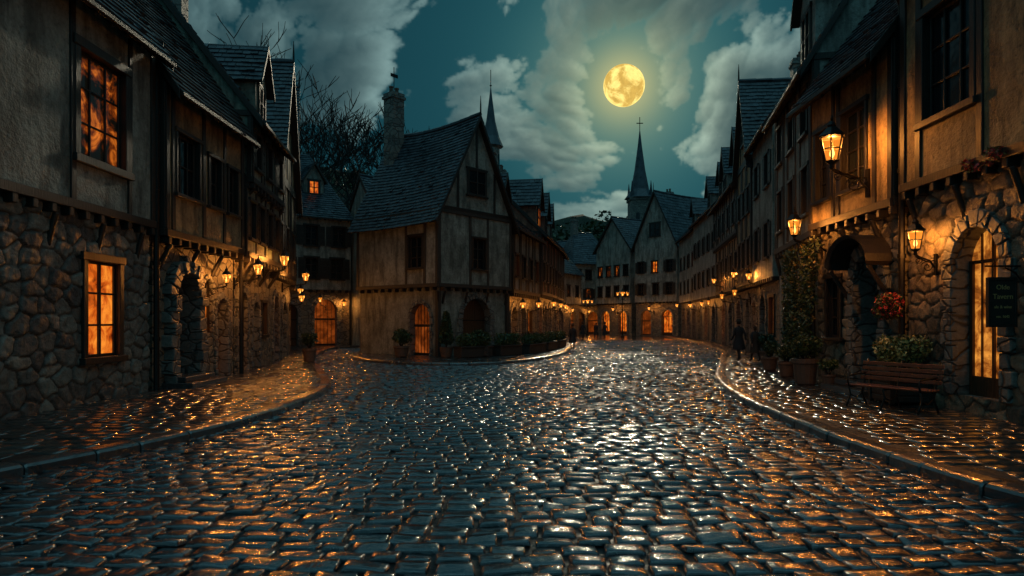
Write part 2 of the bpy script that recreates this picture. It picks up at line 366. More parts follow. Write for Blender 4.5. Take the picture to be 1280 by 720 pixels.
def roof_plane(mb,e0,e1,r1,r0,tw,th,sag,mat):
    e0,e1,r0,r1=map(V,(e0,e1,r0,r1)); nrm=(e1-e0).cross(r0-e0).normalized()
    if nrm.z<0: nrm=-nrm
    def Sx(t,s,h=0):
        p=(e0.lerp(e1,t)).lerp(r0.lerp(r1,t),s)
        return p+V((0,0,-sag*math.sin(math.pi*t)*(.3+.7*s)))+nrm*h
    N=8
    for i in range(N):
        a,b=i/N,(i+1)/N; mb.hexa([Sx(a,0,-.1),Sx(b,0,-.1),Sx(b,1,-.1),Sx(a,1,-.1)],[Sx(a,0,0),Sx(b,0,0),Sx(b,1,0),Sx(a,1,0)],'timber')
    Lw=(e1-e0).length; Lh=((r0-e0).length+(r1-e1).length)/2; nr=max(2,int(Lh/th)); nc=max(2,int(Lw/tw))
    for j in range(nr):
        off=(.5 if j%2 else 0)
        for i in range(-1,nc+1):
            a=(i+off+U(-.05,.05))/nc; b=(i+1+off-.05)/nc; a=max(a,-.003); b=min(b,1.003)
            if b-a<.15/nc: continue
            dz=U(0,.025)+(.04 if random.random()<.04 else 0); s0=(j-.25+U(-.08,.08))/nr; s1=min((j+1)/nr,1.0)
            p=[Sx(a,s0,.055+dz),Sx(b,s0,.055+dz*.7),Sx(b,s1,.012),Sx(a,s1,.012)]; q=[Sx(a,s0,.02),Sx(b,s0,.02)]
            mb.add(p+q,[(0,1,2,3),(4,5,1,0),(4,0,3),(5,2,1)],mat)
def chimney(mb,x,y,z0,z1,s,mat='stone_grey'):
    h=s/2; mb.box(x-h,x+h,y-h,y+h,z0,z1-.35,mat); mb.box(x-h-.08,x+h+.08,y-h-.08,y+h+.08,z1-.35,z1-.2,mat); mb.box(x-h-.02,x+h+.02,y-h-.02,y+h+.02,z1-.2,z1,mat)
    for k in(-.25,.25): mb.lathe((x+k*s,y,z1),[(.1*s+.03,0),(.09*s+.03,.3),(.12*s+.03,.32),(.12*s+.03,.4)],8,'terracotta')
def autow(n,w,z,ww=.85,hh=1.25,lit=.12,sh=.2,cols=2,rows=3):
    r=[]
    for i in range(n):
        r.append(dict(u=w*(i+.5)/n+U(-.12,.12),z=z,w=ww,h=hh,lit=(random.choice([1,2,2]) if random.random()<lit else 0),shut=random.random()<sh,cols=cols,rows=rows))
    return r
def house(name,P0,P1,d,storeys,roof,ridge,slate_m='slate',tile=(.28,.24),chim=(),dorm=(),sag=.12,near=False,eo=.4,go=.3,hip=False,gable_win=None,gable_mat=None):
    P0=V((*P0,0));P1=V((*P1,0)); w=(P1-P0).length; ang=math.atan2(P1.y-P0.y,P1.x-P0.x)
    E=empty(name,P0,ang)
    wl,tb,gl,dr,tr,rf=MB(),MB(),MB(),MB(),MB(),MB()
    FR={'f':(Fr((0,0),(1,0),(0,-1)),w),'r':(Fr((w,0),(0,1),(1,0)),d),'b':(Fr((w,d),(-1,0),(0,1)),w),'l':(Fr((0,d),(0,-1),(-1,0)),d)}
    for si,st in enumerate(storeys):
        z0,z1,of,so,mat=st['z0'],st['z1'],st.get('of',0),st.get('so',0),st['mat']
        for k,(F,L) in FR.items():
            ops=st.get('ops',{}).get(k,[]); out={'f':of,'b':0,'l':so,'r':so}[k]
            a,b={'f':(-so,w+so),'r':(-of,d),'b':(-so,w+so),'l':(0,d+of)}[k]
            if st.get('rubble') and k in st.get('rubble'):
                rubble_wall(F,a,b,z0,z1,out,ops,st['rmat'],E,seed=si+len(name))
                wall_grid(wl,F,a,b,z0,z1,out-.2,ops,mat)
            else: wall_grid(wl,F,a,b,z0,z1,out,ops,mat)
            for o in ops:
                kind=o.get('kind','win')
                reveal(tr,F,o,out+(.03 if st.get('rubble') else 0),.5 if kind=='door' else .3,'stone_grey' if kind=='door' else 'timber')
                if kind=='win': window(tb,gl,F,o,out+(.06 if st.get('rubble') else 0),near)
                else: door(dr,gl,F,o,out)
                if o.get('arch'): voussoirs(tr,F,o,out+(.04 if st.get('rubble') else 0),o.get('vt',.26),o.get('vm','stone_grey'),o.get('vp',.08))
                if o.get('step'):
                    for q in range(o['step']): tr.fbox(F,o['u']-o['w']/2-.25-.2*(o['step']-1-q),o['u']+o['w']/2+.25+.2*(o['step']-1-q),.12+q*.15,.12+(q+1)*.15,out-.3,out+.3+.28*(o['step']-q),'kerbstone')
            if st.get('timber') and k!='b': timbering(tb,F,a,b,z0,z1,out,ops,st.get('sp',1.15),st.get('diag',.35),st.get('tm','timber'))
        if of>0 or so>0:
            wl.poly([(-so,-of,z0),(w+so,-of,z0),(w+so,d,z0),(-so,d,z0)],'timber')
            x=.1
            while x<w:
                tb.box(x,x+.15,-of-.06,.1,z0-.18,z0-.003,'timber'); x+=.55
            if so>0:
                y=.1
                while y<d:
                    tb.box(-so-.06,.1,y,y+.15,z0-.18,z0-.004,'timber'); tb.box(w-.1,w+so+.06,y,y+.15,z0-.18,z0-.004,'timber'); y+=.6
            if near:
                x=.3
                while x<w:
                    tb.tube([(x,.0,z0-.85),(x,-of*.5,z0-.5),(x,-of-.0,z0-.18)],.07,6,'timber'); x+=1.65
    of,so,ze=storeys[-1].get('of',0),storeys[-1].get('so',0),storeys[-1]['z1']; gm=gable_mat or storeys[-1]['mat']
    if roof=='gable':
        hw=w/2+so; sl=(ridge-ze)/hw; 
        for F,L,out in((FR['f'][0],w,of),(FR['b'][0],w,0)):
            wl.poly([F.P(-so,ze,out),F.P(w+so,ze,out),F.P(w/2,ridge,out)],gm)
        F=FR['f'][0]
        if storeys[-1].get('timber'):
            tb.fbox(F,-so,w+so,ze-.02,ze+.17,of-.03,of+.075,'timber')
            for fx in(.25,.5,.75):
                x=-so+2*hw*fx; zt=ze+(ridge-ze)*(1-abs(fx-.5)*2)-.25
                if gable_win and abs(x-gable_win['u'])<gable_win['w']/2+.15: 
                    tb.fbox(F,x-.08,x+.08,gable_win['z']+gable_win['h']+.15,zt,of-.03,of+.04,'timber')
                else: tb.fbox(F,x-.08,x+.08,ze+.17,zt,of-.03,of+.04,'timber')
            zz=ze+(ridge-ze)*.5; hwz=hw*.5-.1; 
            if not gable_win: tb.fbox(F,w/2-hwz,w/2+hwz,zz-.08,zz+.08,of-.03,of+.05,'timber')
        if gable_win: g=dict(gable_win); g['rec']=-.02; window(tb,gl,F,g,of,near)
        y0,y1=-of-go,d+go; ez=ze-sl*eo
        eL,eR=-so-eo,w+so+eo
        roof_plane(rf,(eL,y0,ez),(eL,y1,ez),(w/2,y1,ridge+.08),(w/2,y0,ridge+.08),*tile,sag,slate_m)
        roof_plane(rf,(eR,y1,ez),(eR,y0,ez),(w/2,y0,ridge+.08),(w/2,y1,ridge+.08),*tile,sag,slate_m)
        for sx,ex in((-1,eL),(1,eR)):
            tb.hexa([(ex,y0-.03,ez-.25),(ex,y0+.05,ez-.25),(w/2,y0+.05,ridge-.2),(w/2,y0-.03,ridge-.2)],[(ex,y0-.03,ez+.04),(ex,y0+.05,ez+.04),(w/2,y0+.05,ridge+.14),(w/2,y0-.03,ridge+.14)],'timber')
        for i in range(10):
            a=y0+(y1-y0)*i/10; b=y0+(y1-y0)*(i+1)/10; s_=lambda y:-sag*math.sin(math.pi*(y-y0)/(y1-y0))
            rf.tube([(w/2,a,ridge+.13+s_(a)),(w/2,b+.04,ridge+.13+s_(b))],[.11,.13],7,slate_m)
        rf.tube([(w/2,y0,ridge+.1),(w/2,y0,ridge+.6),(w/2,y0,ridge+1.1)],[.05,.04,.012],6,'iron')
    else:
        ry=d/2; hw=ry+of; sl=(ridge-ze)/hw; ez=ze-sl*eo*.8; slb=(ridge-ze)/(d-ry)
        y0=-of-eo; y1=d+eo*.8; x0,x1=-so-.12,w+so+.12; hp=min(2.5,w*.3) if hip else 0
        for k,x in(('l',-so),('r',w+so)):
            if not hip: wl.poly([(x,-of,ze),(x,d,ze),(x,ry,ridge)],gm)
        roof_plane(rf,(x0,y0,ez),(x1,y0,ez),(x1-hp,ry,ridge+.08),(x0+hp,ry,ridge+.08),*tile,sag,slate_m)
        roof_plane(rf,(x1,y1,ze-slb*eo*.8),(x0,y1,ze-slb*eo*.8),(x0+hp,ry,ridge+.08),(x1-hp,ry,ridge+.08),*tile,sag,slate_m)
        if hip:
            roof_plane(rf,(x0,y1,ez),(x0,y0,ez),(x0+hp,ry,ridge+.08),(x0+hp,ry,ridge+.08),*tile,0,slate_m)
            roof_plane(rf,(x1,y0,ez),(x1,y1,ez),(x1-hp,ry,ridge+.08),(x1-hp,ry,ridge+.08),*tile,0,slate_m)
        else:
            for x in(x0,x1):
                tb.hexa([(x-.03,y0,ez-.22),(x+.03,y0,ez-.22),(x+.03,ry,ridge-.2),(x-.03,ry,ridge-.2)],[(x-.03,y0,ez+.06),(x+.03,y0,ez+.06),(x+.03,ry,ridge+.16),(x-.03,ry,ridge+.16)],'timber')
        tb.box(x0,x1,y0-.1,y0-.01,ez-.12,ez+.0,'timber')
        x=x0+.3
        while x<x1-.2: tb.hexa([(x,y0+.02,ez-.2),(x+.1,y0+.02,ez-.2),(x+.1,-of+.05,ze-.25),(x,-of+.05,ze-.25)],[(x,y0+.02,ez-.07),(x+.1,y0+.02,ez-.07),(x+.1,-of+.05,ze-.1),(x,-of+.05,ze-.1)],'timber'); x+=.6
        for i in range(10):
            a=x0+hp+(x1-x0-2*hp)*i/10; b=x0+hp+(x1-x0-2*hp)*(i+1)/10; s_=lambda q:-sag*math.sin(math.pi*(q-x0)/(x1-x0))
            rf.tube([(a,ry,ridge+.13+s_(a)),(b+.04,ry,ridge+.13+s_(b))],[.11,.13],7,slate_m)
        for (dx,dw,dh,dz,lit) in dorm:
            yy=-of+(dz-ze)/sl+.1 if dz>ze else -of; F=Fr((0,yy),(1,0),(0,-1)); back=yy+(dh+dw*.8)/sl
            tp=dz+dh; pk=tp+dw*.75
            wl.box(dx-dw/2,dx+dw/2,yy,back,dz-.3,tp,gm); wl.poly([(dx-dw/2,yy-.001,tp),(dx+dw/2,yy-.001,tp),(dx,yy-.001,pk)],gm)
            window(tb,gl,F,dict(u=dx,z=dz+.15,w=dw*.5,h=dh*.75,lit=lit,rec=-.02,cols=2,rows=2),.0,False)
            roof_plane(rf,(dx-dw/2-.2,yy-.25,tp-.25),(dx-dw/2-.2,back,tp-.25),(dx,back,pk+.08),(dx,yy-.25,pk+.08),*tile,0,slate_m)
            roof_plane(rf,(dx+dw/2+.2,back,tp-.25),(dx+dw/2+.2,yy-.25,tp-.25),(dx,yy-.25,pk+.08),(dx,back,pk+.08),*tile,0,slate_m)
            for sx in(-1,1): 
                ex=dx+sx*(dw/2+.2); tb.hexa([(ex,yy-.3,tp-.42),(ex,yy-.24,tp-.42),(dx,yy-.24,pk-.1),(dx,yy-.3,pk-.1)],[(ex,yy-.3,tp-.22),(ex,yy-.24,tp-.22),(dx,yy-.24,pk+.12),(dx,yy-.3,pk+.12)],'timber')
    for c in chim: chimney(rf,*c)
    bv=.012 if near else 0
    wl.obj('walls',E); tb.obj('timber_frame',E,bevel=bv); gl.obj('window_glass',E); dr.obj('doors',E); tr.obj('stone_trim',E,bevel=bv*1.5); rf.obj('roof',E)
    return E
W=lambda u,z,w,h,**k:dict(u=u,z=z,w=w,h=h,**k)
D=lambda u,w,h,**k:dict(kind='door',u=u,z=k.pop('z',.12),w=w,h=h,arch=k.pop('arch',True),**k)
# ------------------------------------------------------------------ LEFT ROW
house('stone_house',(-9.6,5.5),(-9.6,17.9),7,[
 dict(z0=0,z1=4.4,mat='stone_grey',rubble='f',rmat='rubble_grey',ops={'f':[W(10.35,1.15,1.25,2.2,lit=1,cols=2,rows=3,case=.15,rec=.12),W(5,1.15,1.2,2.1,cols=2,rows=3)]}),
 dict(z0=4.4,z1=9.3,of=.18,mat='plaster_grey',timber=True,sp=3.1,diag=.0,ops={'f':[W(10.15,5.6,1.75,2.35,lit=2,cols=3,rows=3,case=.18),W(5,5.6,1.7,2.3,cols=3,rows=3)]})],
 'eaves',14.5,near=True,tile=(.3,.26),eo=.45)
house('timber_framed_house',(-9.6,18.15),(-9.6,23.4),7,[
 dict(z0=0,z1=4.25,mat='stone_warm',ops={'f':[D(1.6,1.35,3.25,vp=.3,vt=.38,step=2,rec=.5),D(4.3,.8,2.6,rec=.3,vt=.16,lit=4),W(3.25,1.6,.6,1.7,lit=2,arch=True,cols=2,rows=4,vt=.12)]}),
 dict(z0=4.25,z1=8.6,of=.35,mat='plaster_ochre',timber=True,sp=.75,diag=.0,ops={'f':[W(1.25,5.5,1.3,1.7,cols=3,rows=2),W(3.0,5.5,.8,1.5,cols=2,rows=2),W(4.35,5.5,.7,1.45,cols=2,rows=2)]})],
 'eaves',14.2,near=True,tile=(.3,.26),eo=.45,slate_m='slate_brown')
house('timber_framed_house',(-9.65,23.6),(-10.35,29),7,[
 dict(z0=0,z1=4.2,mat='stone_warm',ops={'f':[D(1.0,1.2,2.9,lit=4),D(3.0,1.0,2.6,rec=.3),W(4.4,1.4,.8,1.3,lit=1)]}),
 dict(z0=4.2,z1=6.8,of=.45,mat='plaster_green',timber=True,sp=.9,ops={'f':autow(4,5.4,4.9,.75,1.3,0,.5)}),
 dict(z0=6.8,z1=9.3,of=.6,mat='plaster_green',timber=True,sp=.9,ops={'f':autow(3,5.4,7.4,.75,1.2,0,.3)})],
 'eaves',14.6,near=True,dorm=[(2.8,1.8,1.6,9.6,0)],chim=[(4.5,3.5,13,16,.8)])
house('gabled_house',(-10.4,29.2),(-11.6,35.4),7,[
 dict(z0=0,z1=4,mat='stone_warm',ops={'f':[D(1.5,1.5,3,lit=4),D(4.2,1.3,2.8)]}),
 dict(z0=4,z1=8.4,of=.3,mat='plaster_ochre',timber=True,sp=1.,ops={'f':autow(3,6.3,5,.8,1.3,0.1,.5)})],
 'gable',14.2,chim=[(1.5,4,12,14.6,.7)])
house('gabled_house',(-11.8,35.6),(-14.2,43.5),7,[
 dict(z0=0,z1=4,mat='stone_warm',ops={'f':[D(2,1.6,3,lit=0),D(5,1.6,3,lit=1)]}),
 dict(z0=4,z1=9.5,of=.3,mat='plaster_green',timber=True,sp=1.2,ops={'f':autow(4,8,5,.8,1.3,0.,.5)+autow(4,8,7.3,.8,1.2,.2,0)})],
 'gable',15.5,chim=[(5,4,12,16.6,.7)])
house('plaster_house',(-17,47.5),(-12.2,51),8,[
 dict(z0=0,z1=4.2,mat='stone_warm',ops={'f':[D(1.3,1.5,3.1,lit=0),D(4.1,1.7,3.4,lit=4,vt=.35)]}),
 dict(z0=4.2,z1=9.8,of=.25,mat='plaster_pale',ops={'f':autow(3,5.9,5,.9,1.5,0.,1)+autow(3,5.9,7.4,.9,1.4,.0,1),'r':autow(3,8,5,.9,1.4,0,.5)})],
 'eaves',14.8,hip=True,dorm=[(3.6,1.5,1.3,11.2,1)],chim=[(1.6,4,12,16.5,.9)])
house('plaster_house',(-19,68),(-10.5,70.5),8,[
 dict(z0=0,z1=4,mat='stone_warm',ops={'f':[D(1.5,1.8,3,lit=1),D(4.5,1.8,3,lit=2),D(7.2,1.8,3,lit=1)]}),
 dict(z0=4,z1=9,mat='plaster_pale',ops={'f':autow(5,8.8,5.4,.9,1.4,0.2,.4)})],
 'eaves',13.5,tile=(.4,.35),chim=[(2,4,12,15,.8)])
house('plaster_house',(-10.9,60),(-10.2,52.5),5,[
 dict(z0=0,z1=3.8,mat='stone_warm',ops={'f':[D(2,1.6,2.9,lit=2),D(5.4,1.6,2.9,lit=1)]}),
 dict(z0=3.8,z1=7.2,mat='plaster_grey',timber=True,ops={'f':autow(3,7.5,4.6,.9,1.3,0.,.4)})],
 'eaves',11.,tile=(.35,.3))
# ------------------------------------------------------------------ CENTRAL HOUSE
M=house('corner_house',(-3.8,35),(-.37,39.04),6.5,[
 dict(z0=0,z1=3.7,mat='plaster_grey',ops={'f':[D(2.85,2.2,3.05,rec=.45,vt=.3)],'l':[D(5.15,1.5,2.75,lit=4,rec=.3,vt=.2)],'r':[D(2,1.4,2.7,lit=1),W(4.4,1.2,1,1.4,lit=2)]}),
 dict(z0=3.7,z1=7.75,of=.22,so=.22,mat='plaster_grey',timber=True,sp=5.0,diag=0,tm='timber_grey',ops={'f':[W(2.85,4.75,1.0,1.65,cols=2,rows=3)],'l':[W(5.0,4.75,1.05,1.65,cols=2,rows=3)],'r':[W(1.6,4.8,.9,1.4),W(4.2,4.8,.9,1.4,lit=2)]})],
 'gable',13.0,near=True,gable_win=W(2.65,8.75,1.35,1.35,cols=2,rows=2,lit=0),tile=(.27,.22),sag=.25,eo=.4,chim=[(2.0,5.9,10.5,15.4,.85)])
mb=MB(); mb.tube([(2.0,5.9,15.3),(2.0,5.9,17)],.025,5,'iron'); mb.box(1.75,2.3,5.89,5.91,16.4,16.6,'iron'); mb.obj('weathervane',M)
mb=MB()
for x,y in((-.06,-.06),(5.36,-.06)): mb.box(x-.11,x+.11,y-.11,y+.11,.12,3.5,'timber_grey')
mb.tube([(-.05,-.05,2.7),(-.25,-.25,3.5)],.07,6,'timber')
mb.obj('corner_posts',M,bevel=.01)
house('timber_framed_house',(-.25,39.7),(1.6,47),8,[
 dict(z0=0,z1=3.6,mat='stone_warm',ops={'f':[D(1.4,1.4,2.7,lit=2),D(3.8,1.4,2.7,lit=0),W(5.8,1.2,1.1,1.4,lit=1)]}),
 dict(z0=3.6,z1=7.6,of=.3,mat='plaster_grey',timber=True,sp=1.1,ops={'f':autow(4,7.5,4.6,.8,1.3,.2,.2)})],
 'eaves',11.,dorm=[(1.6,1.7,1.3,8.3,0)],chim=[(5,4,10.5,13.2,.8)])
house('timber_framed_house',(1.7,47.3),(3.4,57),8,[
 dict(z0=0,z1=3.8,mat='stone_warm',ops={'f':[D(1.6,1.6,3,lit=1),D(4.6,1.6,3,lit=0),D(7.6,1.6,3,lit=2)]}),
 dict(z0=3.8,z1=8.2,of=.35,mat='plaster_red',timber=True,sp=1.,diag=.8,ops={'f':autow(5,9.8,4.8,.8,1.3,.25,.2)})],
 'eaves',12.6,dorm=[(2.2,2.4,1.8,8.6,1),(6.4,2.2,1.7,8.6,0)],chim=[(3,4,12,14.8,.9),(8,4,12,14.3,.7)],tile=(.33,.3))
house('gabled_house',(3.5,57.4),(4.9,68),8,[
 dict(z0=0,z1=3.8,mat='stone_warm',ops={'f':[D(1.6,1.6,3,lit=2),D(5,1.6,3,lit=1),D(8.6,1.6,3,lit=2)]}),
 dict(z0=3.8,z1=8.4,of=.3,mat='plaster_grey',timber=True,sp=1.2,ops={'f':autow(5,10.7,4.8,.8,1.3,.2,.2)})],
 'eaves',12.2,dorm=[(3,2.2,1.6,9,0)],tile=(.38,.33))
house('plaster_house',(-8.6,46),(-4,49),9,[
 dict(z0=0,z1=8,mat='plaster_grey',ops={'l':autow(3,9,4.6,.9,1.3,.3,0)})],'eaves',12.5,tile=(.35,.3),chim=[(3,4,11.5,14.6,.6)])
E=empty('turret',(-1.75,56,0)); mb=MB()
mb.lathe((0,0,0),[(1.0,0),(1.0,13.6),(.75,14),(.72,16.1),(.9,16.2),(.9,16.35)],10,'plaster_grey'); mb.obj('tower_walls',E)
mb=MB(); mb.lathe((0,0,16.35),[(1.05,-.1),(.7,.7),(.38,2.0),(.12,4.0),(.03,4.8)],10,'slate'); mb.tube([(0,0,21),(0,0,22.6)],.03,5,'iron'); mb.lathe((0,0,21.3),[(0,-.1),(.11,0),(0,.1)],8,'iron'); mb.obj('spire',E)
mb=MB()
for k in range(5):
    a=2*math.pi*k/5-1.6; F=Fr((math.cos(a)*.7,math.sin(a)*.7),(-math.sin(a),math.cos(a)),(math.cos(a),math.sin(a))); mb.fbox(F,-.12,.12,14.6,15.6,0,.03,'glass_dark')
mb.obj('tower_windows',E)
# ------------------------------------------------------------------ FAR END
def farh(name,P0,P1,d,zg,ze,rid,roof,mat,nd,nw,**k):
    w=math.dist(P0,P1)
    ops=[D(w*(i+.5)/nd,1.7,3.1,lit=random.choice([0,1,4,2])) for i in range(nd)]
    ws=[]; z=zg+.9
    while z<ze-1.6: ws+=autow(nw,w,z,.85,1.35,.2,.3); z+=2.7
    return house(name,P0,P1,d,[dict(z0=0,z1=zg,mat='stone_warm',ops={'f':ops}),dict(z0=zg,z1=ze,of=.25,mat=mat,timber=k.pop('timber',False),sp=1.4,ops={'f':ws})],roof,rid,tile=(.5,.42),**k)
farh('plaster_house',(4.8,80),(8.6,87),8,4,8,12.6,'eaves','plaster_grey',2,3,chim=[(2,3,12,14.5,.9)])
farh('plaster_house',(8.6,97),(14.8,99),8,4.2,10.4,15,'eaves','plaster_pale',3,4,hip=True,chim=[(2,4,14,17,.9)])
farh('gabled_house',(11.8,93.5),(15.4,87.5),8,4.2,11.6,15.6,'gable','plaster_pale',2,4)
farh('gabled_house',(15.6,85.5),(19.6,80.2),9,4.2,11.4,17.6,'gable','plaster_pale',2,3,chim=[(1,5,14,18.5,.9)],gable_win=W(3.3,12.2,1.6,1.6,cols=2,rows=2))
farh('plaster_house',(19.8,79.5),(18.7,68.6),8,4,11.4,16,'eaves','plaster_pale',3,4,dorm=[(4,2,1.5,12.4,0)],chim=[(3,4,15,19,.9),(9,4,15,18.2,.9)])
farh('plaster_house',(-2,104),(8,100),8,4,9,14,'eaves','plaster_grey',3,5,chim=[(5,4,13,16,1)])
E=empty('church',(23.3,124,0)); mb=MB(); 
mb.box(-1.9,1.9,-1.9,1.9,0,23.6,'stone_grey'); mb.box(-2.1,2.1,-2.1,2.1,23.6,24.1,'stone_grey'); mb.box(-5,5,1.95,22,0,13,'stone_grey')
mb.obj('tower_walls',E)
mb=MB(); mb.lathe((0,0,24.1),[(2.9,0),(1.7,1.6),(1.0,5.2),(.4,9.6),(.08,12.4)],8,'slate',ph=math.pi/8); mb.tube([(0,0,36.3),(0,0,39)],.07,5,'iron'); mb.box(-.6,.6,-.05,.05,37.8,37.95,'iron')
for sx in(-1,1):
    for sy in(-1,1): mb.lathe((sx*1.7,sy*1.7,24.1),[(.35,0),(.3,.8),(.04,3)],6,'slate')
mb.hexa([(-5.4,1.97,12.9),(0,1.97,17.8),(0,22.2,17.8),(-5.4,22.2,12.9)],[(-5.4,1.97,13.1),(0,1.97,18.1),(0,22.2,18.1),(-5.4,22.2,13.1)],'slate')
mb.hexa([(5.4,22.2,12.9),(0,22.2,17.8),(0,1.97,17.8),(5.4,1.97,12.9)],[(5.4,22.2,13.1),(0,22.2,18.1),(0,1.97,18.1),(5.4,1.97,13.1)],'slate')
mb.obj('spire',E); mb=MB(); F=Fr((0,-1.9),(1,0),(0,-1))
for u in(-.7,.7): mb.prism(F,[(u-.35,19),(u+.35,19),(u+.35,21)]+[(x,y) for x,y in arcpts(u,21,.35,8,0,math.pi)][1:-1]+[(u-.35,21)],0,.05,'glass_dark')
mb.obj('belfry_openings',E)
# ------------------------------------------------------------------ RIGHT ROW
house('gabled_house',(18.5,68.3),(16.9,55),8,[
 dict(z0=0,z1=4,mat='stone_warm',ops={'f':[D(2.2,1.8,3.2,lit=0),D(6.4,1.8,3.2,lit=1),D(10.4,1.8,3.2,lit=0)]}),
 dict(z0=4,z1=11.6,of=.3,mat='plaster_pale',ops={'f':autow(5,13,5,.9,1.4,.0,.4)+autow(5,13,8,.9,1.4,.1,.4)})],
 'eaves',16,tile=(.4,.33),dorm=[(3,2,1.6,12.6,0),(9,2,1.6,12.6,0)],chim=[(2,4,15,18.6,.9),(7,4,15,18,.8)])
house('timber_framed_house',(16.75,54.6),(14.6,42.4),8,[
 dict(z0=0,z1=4,mat='stone_warm',ops={'f':[D(2.2,1.8,3.2,lit=1),D(6,1.8,3.2,lit=0),D(9.8,1.8,3.2,lit=2)]}),
 dict(z0=4,z1=7.5,of=.35,mat='plaster_ochre',timber=True,sp=1.1,ops={'f':autow(5,12.3,5,.9,1.4,.0,.4)}),
 dict(z0=7.5,z1=10.8,of=.55,mat='plaster_grey',timber=True,sp=1.1,ops={'f':autow(5,12.3,8.2,.9,1.4,.0,.4)})],
 'eaves',15.3,tile=(.35,.3),dorm=[(3,2.6,1.9,11.2,0),(8.5,2.6,1.9,11.2,0)],chim=[(6,4,14.5,17.2,.9),(11,4,14.5,17.2,.9)])
house('gabled_house',(14.4,42.1),(13.4,36.9),8,[
 dict(z0=0,z1=4,mat='stone_warm',ops={'f':[D(1.6,1.6,3.2,lit=0),D(4,1.4,3,lit=4)]}),
 dict(z0=4,z1=11,of=.4,mat='plaster_ochre',timber=True,sp=1.1,ops={'f':autow(3,5.3,5,.9,1.5,.0,.6)+autow(3,5.3,8,.9,1.4,.1,.4)})],
 'gable',15.8,tile=(.32,.27),chim=[(1,3,12,17.5,.9)],gable_win=W(2.6,12.2,1.2,1.3,cols=2,rows=2))
house('plaster_house',(13.3,36.7),(12.2,31),8,[
 dict(z0=0,z1=4,mat='stone_warm',ops={'f':[D(1.6,1.6,3.2,lit=0),W(4,1.3,1.3,1.8,lit=1)]}),
 dict(z0=4,z1=11.4,of=.3,mat='plaster_grey',ops={'f':autow(2,5.7,5,1.,1.6,.0,1)+autow(2,5.7,8.4,1.,1.5,0,1)})],
 'eaves',17.2,tile=(.3,.26),chim=[(1,3.5,15,18.8,.9)])
house('gabled_house',(10.7,27.2),(9.42,20.9),8,[
 dict(z0=0,z1=4.6,mat='plaster_grey',ops={'f':[W(1.6,1.2,1.0,1.9,lit=0),D(3.5,1.2,3.0),W(5.2,1.3,.9,1.9,cols=2)]}),
 dict(z0=4.6,z1=10.2,of=.15,mat='plaster_pale',timber=True,sp=1.4,diag=0,tm='timber_grey',ops={'f':autow(3,6.4,5.4,.9,1.5,.0,0)+autow(3,6.4,8,.9,1.4,0,0),'l':autow(2,8,5.4,.9,1.4,.0,.3)})],
 'eaves',17,tile=(.28,.25),near=True,dorm=[(4.6,2.2,2.2,10.4,0)])
house('timber_framed_house',(9.36,20.7),(9.3,16.1),8,[
 dict(z0=0,z1=4.7,mat='stone_warm',rubble='f',rmat='rubble_warm',ops={'f':[D(3.1,1.25,3.3,z=.42,vp=.16,vt=.34,step=2,rec=.5),W(1.1,1.5,.85,1.7,lit=0,cols=2,rows=3)]}),
 dict(z0=4.7,z1=8.9,of=.28,mat='plaster_ochre',timber=True,sp=.8,diag=.0,ops={'f':[W(2.7,5.5,1.3,2.1,cols=2,rows=4),W(.9,5.5,.9,2.0,cols=2,rows=4)]})],
 'eaves',14.5,near=True,tile=(.3,.26),eo=.6)
house('stone_inn',(9.3,15.85),(9.1,4.5),8,[
 dict(z0=0,z1=4.95,mat='stone_warm',rubble='f',rmat='rubble_warm',ops={'f':[D(2.4,1.4,3.4,z=.45,lit=3,vt=.3,vp=.1,rec=.3),D(6.8,1.7,3.1,lit=0,vt=.3)]}),
 dict(z0=4.95,z1=10.2,of=.22,mat='plaster_ochre',timber=True,sp=1.4,diag=.0,ops={'f':[W(1.7,6.35,1.6,2.3,cols=3,rows=3,case=.15,lit=0),W(6,6.35,1.7,2.3,cols=3,rows=3)]})],
 'eaves',15.5,near=True,tile=(.3,.26),eo=.5)
E=empty('door_canopy',(9.3,17.6,0)); mb=MB()
A=[(1.0*math.cos(a),3.35+.75*math.sin(a)) for a in [math.pi*i/12 for i in range(13)]]
for i in range(12):
    (y0,z0),(y1,z1)=A[i],A[i+1]; mb.hexa([(-.65,y0,z0),(-.65,y1,z1),(.15,y1,z1),(.15,y0,z0)],[(-.72,y0*1.08,z0+.09),(-.72,y1*1.08,z1+.09),(.15,y1*1.08,z1+.09),(.15,y0*1.08,z0+.09)],'timber')
for s_ in(-1,1): mb.tube([(-.05,s_*.98,2.5),(-.35,s_*.98,2.95),(-.6,s_*.98,3.33)],.06,6,'timber')
mb.obj('canopy',E)
for x,y,zt in((-9.42,18.02,9.0),(9.15,15.97,9.4),(9.2,20.8,8.5),(-9.35,23.5,8.2)):
    E=empty('drainpipe',(x,y,0)); mb=MB(); mb.tube([(0,0,.13),(0,0,zt-1.2),(0,0,zt)],.075,8,'iron')
    for z in(1.5,3.5,5.5,7.5): mb.lathe((0,0,z),[(.1,-.05),(.1,.05)],8,'iron')
    mb.lathe((0,0,zt),[(.08,0),(.18,.25),(.18,.35)],8,'iron'); mb.obj('pipe',E)
